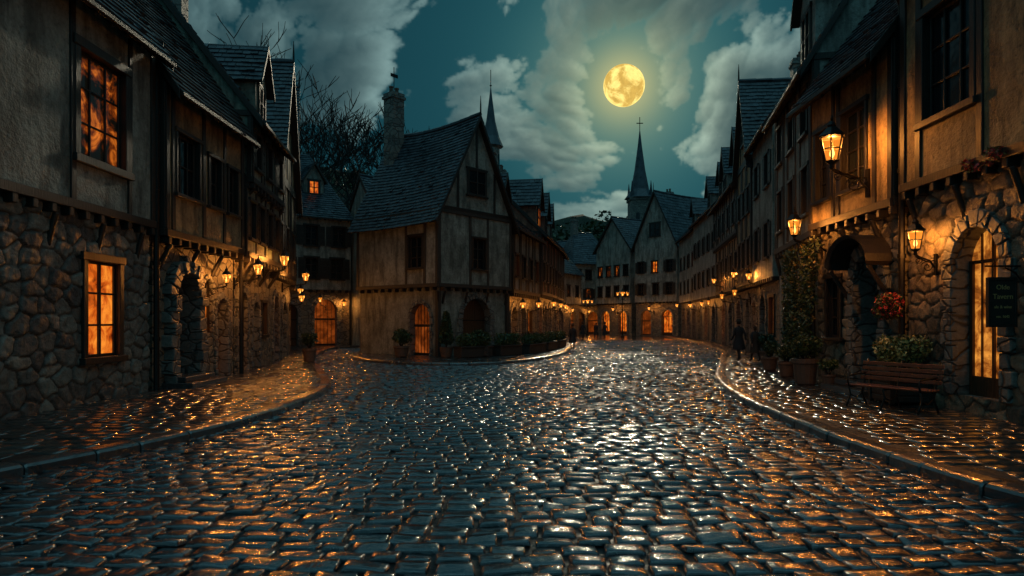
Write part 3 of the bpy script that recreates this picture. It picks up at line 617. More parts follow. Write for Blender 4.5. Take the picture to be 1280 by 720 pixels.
# ------------------------------------------------------------------ ROAD / PAVEMENT
def catmull(p,n=8):
    p=[V((*q,0)) for q in p]; r=[]
    for i in range(len(p)-1):
        a,b,c,d=p[max(i-1,0)],p[i],p[i+1],p[min(i+2,len(p)-1)]
        for k in range(n):
            t=k/n; r.append(.5*((2*b)+(c-a)*t+(2*a-5*b+4*c-d)*t*t+(3*b-a-3*c+d)*t**3))
    r.append(p[-1]); return [(q.x,q.y) for q in r]
KL=catmull([(-9.5,1),(-8.2,4),(-7.2,6.5),(-6.4,8.5),(-5.6,10.6),(-5.1,13.1),(-4.95,16.2),(-5.3,20),(-7.2,26),(-9.9,34),(-12.0,44.5),(-11.7,49),(-9.3,53),(-9.5,61),(-9.5,67)])
KR=catmull([(9,0),(6.9,3.5),(5.5,7.1),(5.25,9.7),(5.3,12.6),(5.65,17),(6.8,22.7),(9.4,30.9),(12.9,42.5),(15.3,56),(16.9,68),(17.2,79)])
KI=catmull([(-8.2,47),(-9.3,41.5),(-8.2,35),(-5.8,31.2),(-2.76,29.6),(0,31.2),(2.67,37.8),(4.4,48.6),(5.8,58),(7,70),(6.9,82)])
def pip(x,y,poly):
    ins=np.zeros(x.shape,bool); n=len(poly)
    for i in range(n):
        x0,y0=poly[i]; x1,y1=poly[(i+1)%n]
        if y0==y1: continue
        c=((y0>y)!=(y1>y))&(x<(x1-x0)*(y-y0)/(y1-y0)+x0); ins^=c
    return ins
def dist(x,y,line):
    L=np.array(line); dm=np.full(x.shape,1e9)
    for i in range(len(L)-1):
        a=L[i];b=L[i+1]; d=b-a; t=np.clip(((x-a[0])*d[0]+(y-a[1])*d[1])/(d@d),0,1); dm=np.minimum(dm,np.hypot(x-a[0]-t*d[0],y-a[1]-t*d[1]))
    return dm
PL=KL+[(-26,67),(-26,1)]; PR=KR+[(32,79),(32,0)]; PI=KI+[(-3,82),(-8,60)]
def stones(C,z,grid,H,dome,tilt,amp=.004,pw=14):
    g=np.array(grid); n=len(g); gu,gv=np.meshgrid(g,g); N=len(C)
    cr=np.random.uniform(-.12,.12,(N,4,2))
    u=gu.ravel()[None];v=gv.ravel()[None]
    u2=u*(1-.04*v**8); v2=v*(1-.04*u**8)
    w00=(1-u2)*(1-v2)/4;w10=(1+u2)*(1-v2)/4;w11=(1+u2)*(1+v2)/4;w01=(1-u2)*(1+v2)/4
    jx=w00*cr[:,0,0:1]+w10*cr[:,1,0:1]+w11*cr[:,2,0:1]+w01*cr[:,3,0:1]
    jy=w00*cr[:,0,1:2]+w10*cr[:,1,1:2]+w11*cr[:,2,1:2]+w01*cr[:,3,1:2]
    lx=(u2+jx)*C[:,2:3]/2; ly=(v2+jy)*C[:,3:4]/2; c=np.cos(C[:,4:5]);s=np.sin(C[:,4:5])
    X=C[:,0:1]+lx*c-ly*s; Y=C[:,1:2]+lx*s+ly*c
    tx=np.random.normal(0,tilt,(N,1)); ty=np.random.normal(0,tilt,(N,1)); dz=np.random.normal(0,tilt*.8,(N,1))
    e=(1-np.abs(u)**pw)*(1-np.abs(v)**pw); d=dome*(1-(u*u+v*v)/2)
    Z=z+dz+tx*u+ty*v+H*(np.minimum(e*1.4,1)-1)+d+amp*(np.sin(X*21+Y*13)+np.sin(Y*29-X*17))*.5
    vs=np.stack([X,Y,Z],-1).reshape(-1,3); idx=np.arange(n*n).reshape(n,n)
    q=np.stack([idx[:-1,:-1],idx[:-1,1:],idx[1:,1:],idx[1:,:-1]],-1).reshape(1,-1,4)+(np.arange(N)*n*n)[:,None,None]
    return vs,q.reshape(-1,4)
def rows(x0,x1,y0,y1,wr,dr,arc=.012,gap=.026,cx=0.):
    out=[]; y=y0
    while y<y1:
        d=random.uniform(*dr); x=x0+random.uniform(0,.3)
        while x<x1:
            w=random.uniform(*wr); xc=x+w/2; yy=y+d/2+arc*min((xc-cx)**2,90)+.05*math.sin(xc*.9+y*.7)+random.uniform(-.012,.012)
            out.append((xc,yy,w-gap,d-gap*random.uniform(.8,1.5),math.atan(2*arc*(xc-cx) if (xc-cx)**2<90 else 0)+random.gauss(0,.025))); x+=w
        y+=d
    return np.array(out)
C=rows(-16,19,2.5,66,(.24,.46),(.22,.30),gap=.03)
x,y=C[:,0],C[:,1]
road=~((pip(x,y,PL)&(dist(x,y,KL)>.2))|(pip(x,y,PR)&(dist(x,y,KR)>.2))|(pip(x,y,PI)&(dist(x,y,KI)>.2)))
C=C[road]; C=C[np.abs(C[:,0])<C[:,1]*.95+3]
R=empty('cobblestone_road')
for nm,a,b,grid in(('stones_near',0,13,[-1,-.975,-.94,-.86,-.4,0,.4,.86,.94,.975,1]),('stones_middle',13,27,[-1,-.96,-.88,0,.88,.96,1]),('stones_distant',27,99,[-1,-.92,.0,.92,1])):
    c=C[(C[:,1]>=a)&(C[:,1]<b)]; vs,q=stones(c,.0,grid,.045,.004,.008); np_mesh(nm,vs,q,'cobble',R)
mb=MB(); mb.poly([(-30,-10,-.036),(32,-10,-.036),(32,66,-.036),(-30,66,-.036)],'dirt'); mb.obj('road_bed',R)
mb=MB(); mb.poly([(-30,66,-.02),(32,66,-.02),(32,120,-.02),(-30,120,-.02)],'cobble'); mb.obj('road_surface',R)
def kerb(line,poly,E):
    L=[V((*p,0)) for p in line]; acc=[0]
    for a,b in zip(L[:-1],L[1:]): acc.append(acc[-1]+(b-a).length)
    def at(s_):
        s_=max(0,min(s_,acc[-1]-1e-4))
        for i in range(len(L)-1):
            if acc[i+1]>=s_: t=(s_-acc[i])/(acc[i+1]-acc[i]+1e-9); return L[i].lerp(L[i+1],t),(L[i+1]-L[i]).normalized()
    mb=MB(); s_=0
    p,t=at(acc[-1]*.3); nn=V((-t.y,t.x,0)); q=p+nn*.5; sg=1 if pip(np.array([q.x]),np.array([q.y]),poly)[0] else -1
    while s_<acc[-1]-.3:
        l=U(.7,1.15); dz=U(-.008,.008); rg=[]; prof=[(0,-.06),(.0,.10),(.03,.135),(.08,.15),(.3,.148),(.33,.13),(.33,-.06)]
        jo=U(-.012,.012)
        for k in range(5):
            f=[0,.03,.5,.97,1][k]; p,t=at(s_+.012+(l-.024)*f); nn=V((-t.y,t.x,0))*sg; sh=.014 if k in(0,4) else 0
            rg.append([p+nn*(a+jo+(sh if a<.1 else 0))+V((0,0,z+dz-(sh if z>0 else 0))) for a,z in prof])
        m=len(prof); vs=[v for r in rg for v in r]; fs=[]
        for k in range(4):
            for i in range(m-1):
                f=(k*m+i,(k+1)*m+i,(k+1)*m+i+1,k*m+i+1); fs.append(f if sg<0 else f[::-1])
        fs.append(tuple(range(m))); fs.append(tuple(4*m+i for i in range(m))[::-1]); mb.add(vs,fs,'kerbstone'); s_+=l
    mb.obj('kerb_stones',E)
for line,poly,box in((KL,PL,(-13.5,-4.5,2,60)),(KR,PR,(4.8,18,2,60)),(KI,PI,(-10,7,29,62))):
    E=empty('pavement'); kerb(line,poly,E)
    c=rows(box[0],box[1],box[2],box[3],(.36,.62),(.3,.42),0,.022); x,y=c[:,0],c[:,1]
    c=c[pip(x,y,poly)&(dist(x,y,line)>.52)]; c=c[np.abs(c[:,0])<c[:,1]*.95+3]
    for nm,a,b,grid in(('flagstones',0,26,[-1,-.95,-.75,0,.75,.95,1]),('flagstones_distant',26,99,[-1,-.9,.9,1])):
        cc=c[(c[:,1]>=a)&(c[:,1]<b)]
        if len(cc): vs,q=stones(cc,.137,grid,.03,.003,.0035,.002,9); np_mesh(nm,vs,q,'flagstone',E)
    mb=MB(); pl=[V((*p,.118)) for p in poly]; tri=tessellate_polygon([pl]); mb.add(pl,[tuple(t) for t in tri],'dirt')
    o=mb.obj('bedding',E)
    for v in o.data.vertices[:len(line)]:
        i=v.index; a=V((*line[max(i-1,0)],0)); b=V((*line[min(i+1,len(line)-1)],0)); t=(b-a).normalized(); nn=V((-t.y,t.x,0)); q=v.co+nn*.3
        sg=1 if pip(np.array([q.x]),np.array([q.y]),poly)[0] else -1; v.co=v.co+nn*sg*.15
mb=MB(); mb.poly([(-2500,-2500,-.09),(2500,-2500,-.09),(2500,2500,-.09),(-2500,2500,-.09)],'grass'); mb.obj('ground')
# ------------------------------------------------------------------ hills & trees
def hill(name,cx,cy,rx,ry,h,seed):
    n=60; g=np.linspace(-1,1,n); vs=[]
    for b in g:
        for a in g:
            r=math.hypot(a,b); z=max(0,(math.cos(min(r,1)*math.pi)+1)/2)*h; nz=mnoise.fractal(V((a*3+seed,b*3,seed)),.8,2,5)
            vs.append((cx+a*rx,cy+b*ry,z*(1+.22*nz)-.2))
    idx=np.arange(n*n).reshape(n,n); q=np.stack([idx[:-1,:-1],idx[:-1,1:],idx[1:,1:],idx[1:,:-1]],-1).reshape(-1,4)
    return np_mesh(name,np.array(vs),q,'grass')
hill('hill',-36,118,58,44,27,2); hill('hill',40,260,150,90,38,5); hill('hill',75,120,50,60,24,9)
def hz(cx,cy,rx,ry,h,x,y):
    r=min(1,math.hypot((x-cx)/rx,(y-cy)/ry)); return (math.cos(r*math.pi)+1)/2*h
def bare_tree(name,loc,H,seed):
    rnd=random.Random(seed); E=empty(name,loc); mb=MB()
    def br(p,d,l,r,dep):
        n=4; pts=[p]; rs=[r]; q=p.copy(); dd=d.copy()
        for i in range(n):
            dd=(dd+V((rnd.uniform(-.2,.2),rnd.uniform(-.2,.2),rnd.uniform(-.05,.14)))).normalized(); q=q+dd*(l/n); pts.append(q.copy()); rs.append(r*(1-.42*(i+1)/n))
        mb.tube(pts,rs,6 if dep<2 else 4 if dep<4 else 3,'bark',False)
        if dep>=6: return
        for k in range(rnd.choice([2,3,3]) if dep<4 else 3):
            i=rnd.choice([2,3,4,4]); ax=V((rnd.uniform(-1,1),rnd.uniform(-1,1),rnd.uniform(-.15,.6))).normalized()
            br(pts[i],(dd*.75+ax*.75).normalized(),l*rnd.uniform(.66,.86),max(rs[i]*.7,.042),dep+1)
    br(V((0,0,0)),V((0,0,1)),H*.3,H*.026,0); mb.obj('trunk_and_branches',E,True); return E
for i,(x,y,z,H) in enumerate(((-19,68,1,29),(-23.5,70,1,29),(-28,70,1,28),(-33,72,1,28),(-15.5,66,1,28),(-11.5,74,1,28))): bare_tree('bare_tree',(x,y,z),H,i+3)
def leaves(name,centres,n,size,mats,parent=None,flat=None):
    mb=MB()
    for i in range(n):
        c=random.choice(centres); 
        while True:
            a,b,e=U(-1,1),U(-1,1),U(-1,1); r=a*a+b*b+e*e
            if .25<r<1: break
        p=V((c[0]+a*c[3],c[1]+b*c[4],c[2]+e*c[5])); d=V((U(-1,1),U(-1,1),U(-1,1))).normalized(); t=d.orthogonal().normalized(); t=Matrix.Rotation(U(0,6.28),3,d)@t; bb=d.cross(t)
        s_=size*U(.6,1.4); mb.poly([p-t*s_,p-bb*s_*.45,p+t*s_,p+bb*s_*.45],random.choices([m for m,_ in mats],[k for _,k in mats])[0])
    return mb.obj(name,parent)
cl=[]
for i in range(150):
    x=U(-90,8); y=U(92,122); z=hz(-36,118,58,44,27,x,y); cl.append((x,y,z+1.2,U(1.5,3),U(1.5,3),U(1.2,2.6)))
leaves('distant_trees',cl,14000,.45,[('leaf_dark',1)])
cl=[]
for i in range(160):
    x=U(-60,140); y=U(190,240); z=hz(40,260,150,90,38,x,y); cl.append((x,y,z+3,U(3,6),U(3,5),U(3,6)))
leaves('distant_trees',cl,14000,.9,[('leaf_dark',1)])
# ------------------------------------------------------------------ lamps
LC=(1,.34,.055)
def lantern_parts(E,o,s,power,seed=0):
    mb=MB(); n=6; x,y,z=o
    ring=lambda r,h,k:(x+r*s*math.cos(2*math.pi*k/n),y+r*s*math.sin(2*math.pi*k/n),z+h*s)
    for k in range(n):
        mb.tube([ring(.12,-.25,k),ring(.21,.2,k)],.016*s,4,'iron')
        for h,r in((-.25,.12),(.2,.21),(-.02,.163)): mb.tube([ring(r,h,k),ring(r,h,k+1)],.014*s,4,'iron')
    mb.lathe(o,[(.25*s,.2*s),(.26*s,.225*s),(.2*s,.28*s),(.11*s,.38*s),(.08*s,.4*s),(.09*s,.44*s),(.05*s,.5*s),(.02*s,.52*s),(.035*s,.56*s),(.005*s,.64*s)],6,'iron')
    mb.lathe(o,[(.02*s,-.42*s),(.05*s,-.38*s),(.04*s,-.32*s),(.1*s,-.28*s),(.135*s,-.25*s)],6,'iron'); mb.obj('lantern_frame',E)
    g=MB()
    for k in range(n): g.poly([ring(.117,-.24,k),ring(.117,-.24,k+1),ring(.205,.19,k+1),ring(.205,.19,k)],'lamp_glass')
    g.obj('lantern_glass',E); f=MB(); f.lathe((x,y,z-.1*s),[(.01*s,-.1*s),(.045*s,-.04*s),(.05*s,.0),(.03*s,.07*s),(.005*s,.13*s)],8,'flame'); f.obj('flame',E,True)
    if power>0:
        l=bpy.data.lights.new('lamp_light','POINT'); l.energy=power; l.color=LC; l.shadow_soft_size=.09*s
        lo=bpy.data.objects.new('lamp_light',l); lo.location=(x,y,z+.1*s); COL.objects.link(lo); lo.parent=E
def wall_lantern(x,y,z,wx,wy,s=1,power=60,name='wall_lantern'):
    E=empty(name,(wx,wy,z)); d=V((x-wx,y-wy,0)); L=d.length; u=d.normalized(); mb=MB()
    P=lambda a,h:u*a+V((0,0,h))
    b=-.42*s
    mb.tube([P(0,b-.35*s),P(L*.3,b-.12*s),P(L*.65,b-.06*s),P(L,b+.02*s)],.022*s,6,'iron'); mb.tube([P(0,b-.12*s),P(L*.5,b-.02*s-.12*s),P(L,b-.02*s)],.016*s,6,'iron')
    sp=[P(L*.42+.17*s*(1-i/22)*math.cos(i*.55),b-.28*s+.15*s*(1-i/22)*math.sin(i*.55)) for i in range(20)]; mb.tube(sp,.014*s,5,'iron')
    sp=[P(L*.85+.1*s*(1-i/22)*math.cos(i*.55+2),b-.12*s+.09*s*(1-i/22)*math.sin(i*.55+2)) for i in range(20)]; mb.tube(sp,.012*s,5,'iron')
    v=u.cross(V((0,0,1))); 
    mb.hexa([P(-.03,b-.5*s)-v*.05*s,P(.03,b-.5*s)-v*.05*s,P(.03,b-.5*s)+v*.05*s,P(-.03,b-.5*s)+v*.05*s],[P(-.03,b+.05*s)-v*.05*s,P(.03,b+.05*s)-v*.05*s,P(.03,b+.05*s)+v*.05*s,P(-.03,b+.05*s)+v*.05*s],'iron')
    mb.obj('bracket',E); lantern_parts(E,(d.x,d.y,0),s,power); return E
wall_lantern(8.0,17.0,6.3,9.0,17.2,1.3,430)
wall_lantern(8.35,20.1,4.75,9.35,20.2,.95,230)
wall_lantern(8.75,14.75,3.75,9.2,14.75,.85,210)
wall_lantern(-8.75,23.45,3.75,-9.6,23.5,.75,260)
wall_lantern(-8.9,21.2,3.3,-9.55,21.2,.6,200)
wall_lantern(-9.0,26.9,4.35,-9.85,27,.85,200)
wall_lantern(-9.8,32.3,4.05,-10.9,32.3,.8,150)
for i,a in enumerate(((-11.6,37.5,3.2,-12.3,37.6),(-13.2,46.8,3.4,-13.6,49.7),(-12.4,50.2,3.2,-12.6,50.9),(-9.6,56,3,-10.3,56),(-14.2,67.5,3.2,-14.2,69.2),(-11.8,68.5,3.2,-11.8,70),
 (.65,40.6,2.9,.0,40.8),(1.75,44.6,3,1.05,44.8),(3.1,50.5,3.2,2.35,50.7),(4.0,55.5,3.2,3.2,55.6),(4.8,61,3.2,4.05,61.2),(5.4,66.5,3.2,4.75,66.6),
 (12.5,35.9,4.3,13.1,35.8),(12.9,39.4,3.6,13.8,39.4),(14.2,43.6,4.9,14.8,43.6),(14.2,46,3.6,15.2,46),(15,50.5,4.9,15.9,50.4),(15.6,54,3.4,16.6,54),(16.6,59.5,3.4,17.4,59.4),(17.3,66,3.4,18.2,66),(18.2,75,3.6,19.3,75),
 (16.6,82.4,3.4,17.3,83),(13.2,89,3.4,13.9,89.5),(11,97,3.2,11,97.7),(7.5,84,3.2,7,84.2),(-12.5,40.2,3.7,-13.2,40.4))):
    wall_lantern(*a,s=.75,power=(100 if i in range(6,12) else 190 if i==12 else 140 if a[1]<60 else 160) if i not in(1,5,13,15,17) else 0)
def street_lamp(x,y,h=4.6):
    E=empty('street_lamp',(x,y,0)); mb=MB(); mb.lathe((0,0,0),[(.22,0),(.2,.25),(.12,.35),(.09,.8),(.06,1.2),(.045,h-.5),(.06,h-.45),(.03,h-.4)],10,'iron')
    for sx in(-1,1): mb.tube([(0,0,h-.6),(sx*.3,0,h-.75),(sx*.55,0,h-.45)],.025,5,'iron')
    mb.obj('post',E); lantern_parts(E,(0,0,h),1,200); lantern_parts(E,(-.55,0,h-.02),.8,0); lantern_parts(E,(.55,0,h-.02),.8,0)
street_lamp(12.2,75,4.9); street_lamp(9.8,88,4.4)
# ------------------------------------------------------------------ furniture & plants
def bench(x,y,rot):
    E=empty('park_bench',(x,y,.14),rot); w=1.75; mb=MB()
    for i in range(5): mb.box(-w/2,w/2,-.24+i*.1,-.165+i*.1,.43+(.012 if i in(0,4) else 0),.46+(.012 if i in(0,4) else 0),'bench_wood')
    mb.obj('seat',E,bevel=.008); mb=MB()
    for i in range(4):
        z=.56+i*.105; y0=.27+i*.03; mb.hexa([(-w/2,y0,z),(w/2,y0,z),(w/2,y0+.03,z),(-w/2,y0+.03,z)],[(-w/2,y0+.02,z+.08),(w/2,y0+.02,z+.08),(w/2,y0+.05,z+.08),(-w/2,y0+.05,z+.08)],'bench_wood')
    mb.obj('backrest',E,bevel=.008)
    for k,sx in enumerate((-w/2+.1,0,w/2-.1)):
        mb=MB(); mb.tube([(sx,-.33,.0),(sx,-.27,.1),(sx,-.2,.25),(sx,-.25,.42)],.022,6,'iron'); mb.tube([(sx,.36,0),(sx,.28,.12),(sx,.2,.28),(sx,.25,.43),(sx,.33,.7),(sx,.42,1.0)],.022,6,'iron'); mb.tube([(sx,-.25,.42),(sx,.25,.42)],.02,6,'iron'); mb.tube([(sx,-.2,.25),(sx,0,.17),(sx,.2,.28)],.014,6,'iron')
        if k!=1: mb.tube([(sx,-.24,.42),(sx,-.3,.55),(sx,-.25,.66),(sx,0,.68),(sx,.32,.7)],.02,6,'iron')
        mb.obj('leg_%d'%(k+1),E,True)
bench(7.9,14.2,math.radians(-62))
def planter(x,y,r,h,lz,lr,mats,n,size,name='potted_plant',square=False,z0=.14,mat='terracotta'):
    E=empty(name,(x,y,z0)); mb=MB()
    if square:
        mb.box(-r,r,-r,r,.04,h,'timber_grey'); 
        for k in range(int(h/.14)): mb.box(-r-.02,r+.02,-r-.02,r+.02,.06+k*.14,.06+k*.14+.11,'timber_grey')
        for a in(-1,1):
            for b in(-1,1): mb.box(a*r-.05,a*r+.05,b*r-.05,b*r+.05,0,h+.03,'timber')
    else: mb.lathe((0,0,0),[(r*.7,0),(r*.8,.04),(r*.98,h*.8),(r*1.08,h*.82),(r*1.08,h),(r*.92,h),(r*.9,h*.9)],16,mat)
    mb.lathe((0,0,0),[(r*.88,h*.8),(r*.88,h*.9)],12,'dirt'); mb.obj('pot',E,bevel=.01)
    mb=MB()
    for k in range(7): a=k*.9; mb.tube([(0,0,h*.8),(math.cos(a)*lr*.4,math.sin(a)*lr*.4,h+lz*.6),(math.cos(a)*lr*.7,math.sin(a)*lr*.7,h+lz)],[.02,.014,.006],5,'bark')
    mb.obj('stems',E)
    cs=[(U(-.5,.5)*lr,U(-.5,.5)*lr,h+lz*U(.6,1.1),lr*U(.35,.6),lr*U(.35,.6),lr*U(.35,.55)) for _ in range(12)]
    leaves('foliage',cs,n,size,mats,E); return E
planter(8.45,19.6,.34,.75,.45,.5,[('leaf',3),('leaf_dark',2)],2600,.045)
planter(8.75,15.35,.42,.72,.55,.62,[('leaf',3),('leaf_autumn',2),('flower_yellow',3)],3400,.045,square=True)
planter(9.0,22.3,.25,.5,.35,.4,[('leaf_dark',2),('leaf',1)],1200,.05)
planter(9.55,25.2,.28,.5,.4,.42,[('leaf_dark',2),('leaf',1)],1200,.05)
planter(8.8,18.9,.18,.35,.3,.28,[('leaf',2)],700,.04)
planter(11.3,30.2,.3,.5,.5,.45,[('leaf_dark',1)],900,.07)
planter(-9.0,30.2,.3,.6,.5,.4,[('leaf_dark',1)],900,.06)
for x,y in((-5.6,34.4),(-1.6,34.8)): planter(x,y,.38,.55,.55,.55,[('leaf_dark',3),('leaf',1)],1500,.07,square=(x>-4))
E=empty('topiary_tree',(-3.3,34.1,.14)); mb=MB(); mb.lathe((0,0,0),[(.25,0),(.36,.5),(.34,.5)],12,'terracotta'); mb.tube([(0,0,.4),(0,0,1.1)],.04,6,'bark'); mb.obj('pot',E); leaves('foliage',[(0,0,.9+k*.28,.42-k*.06,.42-k*.06,.3) for k in range(5)],2800,.06,[('leaf_dark',3),('leaf',1)],E)
def hedge(x0,y0,x1,y1,h,wd):
    E=empty('hedge_planter',(x0,y0,.14),math.atan2(y1-y0,x1-x0)); L=math.dist((x0,y0),(x1,y1)); mb=MB(); mb.box(0,L,-wd/2,wd/2,0,h*.45,'timber_grey'); mb.box(-.04,L+.04,-wd/2-.04,wd/2+.04,h*.4,h*.48,'timber'); mb.obj('trough',E,bevel=.015)
    cs=[(L*(k+.5)/8,U(-.05,.05),h*.72,L/11,wd*.5,h*.3*U(.8,1.2)) for k in range(8)]; leaves('foliage',cs,1800,.06,[('leaf_dark',1),('leaf',2)],E)
hedge(-2.7,33.6,-1.2,35.0,1.15,.6); hedge(-.8,35.3,.3,36.8,1.15,.6); hedge(.7,37.6,1.7,40,1.1,.6); hedge(1.9,41,2.6,43.4,1.1,.6); hedge(2.9,45,3.5,47.5,1.1,.6)
E=empty('climbing_vine',(9.2,0,0)); mb=MB(); cs=[]
for k in range(7):
    y=21.1+k*.5; pts=[(.02+.19*(y-20.9),y,.14)]; 
    for j in range(8): y+=U(-.25,.2); pts.append((.02+.2*(y-20.9)-.06,y,.14+.5*(j+1)))
    mb.tube(pts,[.03*(1-i/11) for i in range(len(pts))],5,'bark')
    for p in pts[2:]: cs.append((p[0]-.08,p[1],p[2],.14,.33,.34))
mb.obj('stems',E); leaves('foliage',cs,5200,.06,[('leaf',3),('leaf_dark',2),('leaf_autumn',1)],E)
E=empty('hanging_flower_basket',(8.85,15.95,2.35)); mb=MB(); mb.lathe((0,0,-.1),[(.03,-.2),(.16,-.14),(.23,0),(.24,.02)],12,'timber'); mb.tube([(.4,0,.75),(.0,0,.78),(-.02,0,.7)],.014,5,'iron'); mb.tube([(.4,0,.45),(.2,0,.72)],.01,5,'iron')
for k in range(3): a=k*2.09; mb.tube([(0,0,.72),(.22*math.cos(a),.22*math.sin(a),-.08)],.006,4,'iron')
mb.obj('basket',E); leaves('flowers',[(0,0,.08,.3,.3,.22),(-.05,0,-.15,.33,.33,.2)],1500,.04,[('leaf',3),('flower_red',2)],E)
E=empty('red_creeper',(8.95,12.9,5.05)); leaves('foliage',[(0,U(-.5,.5),U(-.12,.1),.08,.18,.1) for _ in range(8)],280,.05,[('flower_red',3),('leaf_autumn',2)],E)
E=empty('hanging_sign',(8.82,12.25,2.35)); mb=MB(); mb.box(-.22,.22,-.03,.03,-.42,.36,'signboard')
mb.box(-.26,.26,-.045,.045,.36,.42,'timber'); mb.box(-.26,.26,-.045,.045,-.48,-.42,'timber'); mb.box(-.26,-.22,-.043,.043,-.42,.36,'timber'); mb.box(.22,.26,-.043,.043,-.42,.36,'timber')
mb.obj('board',E,bevel=.006); mb=MB(); mb.tube([(.4,0,.62),(-.3,0,.62)],.018,6,'iron'); mb.tube([(.4,0,.3),(.25,0,.5),(.05,0,.6)],.014,6,'iron')
for sx in(-.17,.17): mb.tube([(sx,0,.62),(sx,0,.42)],.01,5,'iron')
mb.obj('bracket',E)
for i,(tx,sz) in enumerate((('Olde',.12),('Tavern',.13),('ale & wine',.075),('est. 1642',.065))):
    cu=bpy.data.curves.new('lettering','FONT'); cu.body=tx; cu.size=sz; cu.extrude=.004; cu.align_x='CENTER'; cu.materials.append(MATS['gold_paint'])
    o=bpy.data.objects.new('lettering',cu); o.location=(0,-.035,.2-i*.17); o.rotation_euler=(math.pi/2,0,0); COL.objects.link(o); o.parent=E
# ------------------------------------------------------------------ people
def person(name,x,y,z,H,rot,cloth,female=False,phase=1):
    s=H/1.75; E=empty(name,(x,y,z),rot,s)
    ph=phase
    J={'pel':((0,0,.95),(.15,.11)),'sp':((0,.0,1.12),(.125,.095)),'ch':((0,.01,1.33),(.165,.11)),'nk':((0,.02,1.5),(.058,.06)),'nk2':((0,.03,1.58),(.052,.055))}
    Ed=[('pel','sp'),('sp','ch'),('ch','nk'),('nk','nk2')]
    for sd,n in((-1,'L'),(1,'R')):
        f=sd*ph
        J['sh'+n]=((sd*.175,.01,1.42),(.068,.068)); J['el'+n]=((sd*.235,-.06-.06*f,1.14),(.048,.048)); J['wr'+n]=((sd*.245,.04-.2*f,.9),(.032,.034)); Ed+=[('ch','sh'+n),('sh'+n,'el'+n),('el'+n,'wr'+n)]
        J['hp'+n]=((sd*.09,0,.9),(.095,.1)); kn=(sd*.1,.12*f+.06,.5); an=(sd*.1,.26*f-.02,.1 if f>0 else .15); J['kn'+n]=(kn,(.06,.062)); J['cf'+n]=((sd*.1,(kn[1]+an[1])/2-.02,.34),(.056,.06)); J['an'+n]=(an,(.038,.042)); J['he'+n]=((sd*.105,an[1]+.03,an[2]-.055),(.04,.035)); J['to'+n]=((sd*.115,an[1]+.19,.035 if f>0 else .03),(.042,.026))
        Ed+=[('pel','hp'+n),('hp'+n,'kn'+n),('kn'+n,'cf'+n),('cf'+n,'an'+n),('an'+n,'he'+n),('he'+n,'to'+n)]
    def skin2(nm,J,Ed,root,mat):
        ks=list(J); me=bpy.data.meshes.new(nm); me.from_pydata([J[k][0] for k in ks],[(ks.index(a),ks.index(b)) for a,b in Ed],[]); o=bpy.data.objects.new(nm,me); COL.objects.link(o); o.parent=E
        m=o.modifiers.new('skin','SKIN'); m.use_smooth_shade=True
        for i,k in enumerate(ks): me.skin_vertices[0].data[i].radius=J[k][1]; me.skin_vertices[0].data[i].use_root=(k==root)
        b=o.modifiers.new('sub','SUBSURF'); b.levels=1; b.render_levels=2; me.materials.append(MATS[mat]); return o
    skin2('body',J,Ed,'pel','cloth_dark')
    for sd,n in((-1,'L'),(1,'R')):
        w=V(J['wr'+n][0]); h={'w':(tuple(w),(.024,.03)),'p':(tuple(w+V((0,.02,-.085))),(.018,.036))}; e=[('w','p')]
        for k,(off,l) in enumerate(((-.028,.075),(-.009,.085),(.011,.08),(.03,.062))):
            a=w+V((0,.02+off,-.095)); b_=a+V((-sd*.008,.004,-l*.5)); c_=b_+V((-sd*.02,.0,-l*.45)); h['a%d'%k]=(tuple(a),(.009,.009));h['b%d'%k]=(tuple(b_),(.009,.009));h['c%d'%k]=(tuple(c_),(.007,.007)); e+=[('p','a%d'%k),('a%d'%k,'b%d'%k),('b%d'%k,'c%d'%k)]
        a=w+V((-sd*.005,.055,-.05)); b_=a+V((-sd*.012,.02,-.045)); h['t']=(tuple(a),(.011,.011)); h['u']=(tuple(b_),(.009,.009)); e+=[('w','t'),('t','u')]
        skin2('hand',h,e,'w','skin')
    mb=MB(); n=16; prof=[(-.115,.02,.03),(-.1,.05,.045),(-.07,.062,.07),(-.03,.072,.088),(.01,.076,.095),(.05,.074,.094),(.085,.06,.076),(.11,.033,.042),(.12,.005,.005)]
    vs=[];fs=[]
    for z_,rx,ry in prof:
        for k in range(n):
            a=2*math.pi*k/n; yy=math.sin(a)*ry
            if k==4: yy+={-.03:.02,-.07:.006,.01:.012,-.1:.01}.get(z_,0)
            vs.append((math.cos(a)*rx,.045+yy,1.66+z_))
    for i in range(len(prof)-1):
        for k in range(n): fs.append((i*n+k,i*n+(k+1)%n,(i+1)*n+(k+1)%n,(i+1)*n+k))
    mb.add(vs,fs,'skin')
    for sd in(-1,1):
        mb.lathe((sd*.078,.03,1.65),[(.004,-.03),(.014,-.01),(.018,.015),(.006,.032)],6,'skin',sx=.6); mb.lathe((sd*.03,.128,1.675),[(.002,-.009),(.011,0),(.002,.009)],8,'hair')
    mb.box(-.022,.022,.124,.134,1.598,1.606,'flower_red'); mb.obj('head',E,True)
    mb=MB(); vs=[];fs=[]; hp=[(-.1 if female else -.05,.06),(-.03,.092),(.02,.1),(.07,.094),(.11,.06),(.138,.01)]
    for z_,r in hp:
        for k in range(n):
            a=2*math.pi*k/n; fr=math.sin(a); rr=r*(1+.04*math.sin(k*5)); zz=z_+(.06 if fr>.4 and z_<.05 else 0); vs.append((math.cos(a)*rr*.88,.035+fr*rr*1.05,1.66+zz))
    for i in range(len(hp)-1):
        for k in range(n): fs.append((i*n+k,i*n+(k+1)%n,(i+1)*n+(k+1)%n,(i+1)*n+k))
    mb.add(vs,fs,'hair')
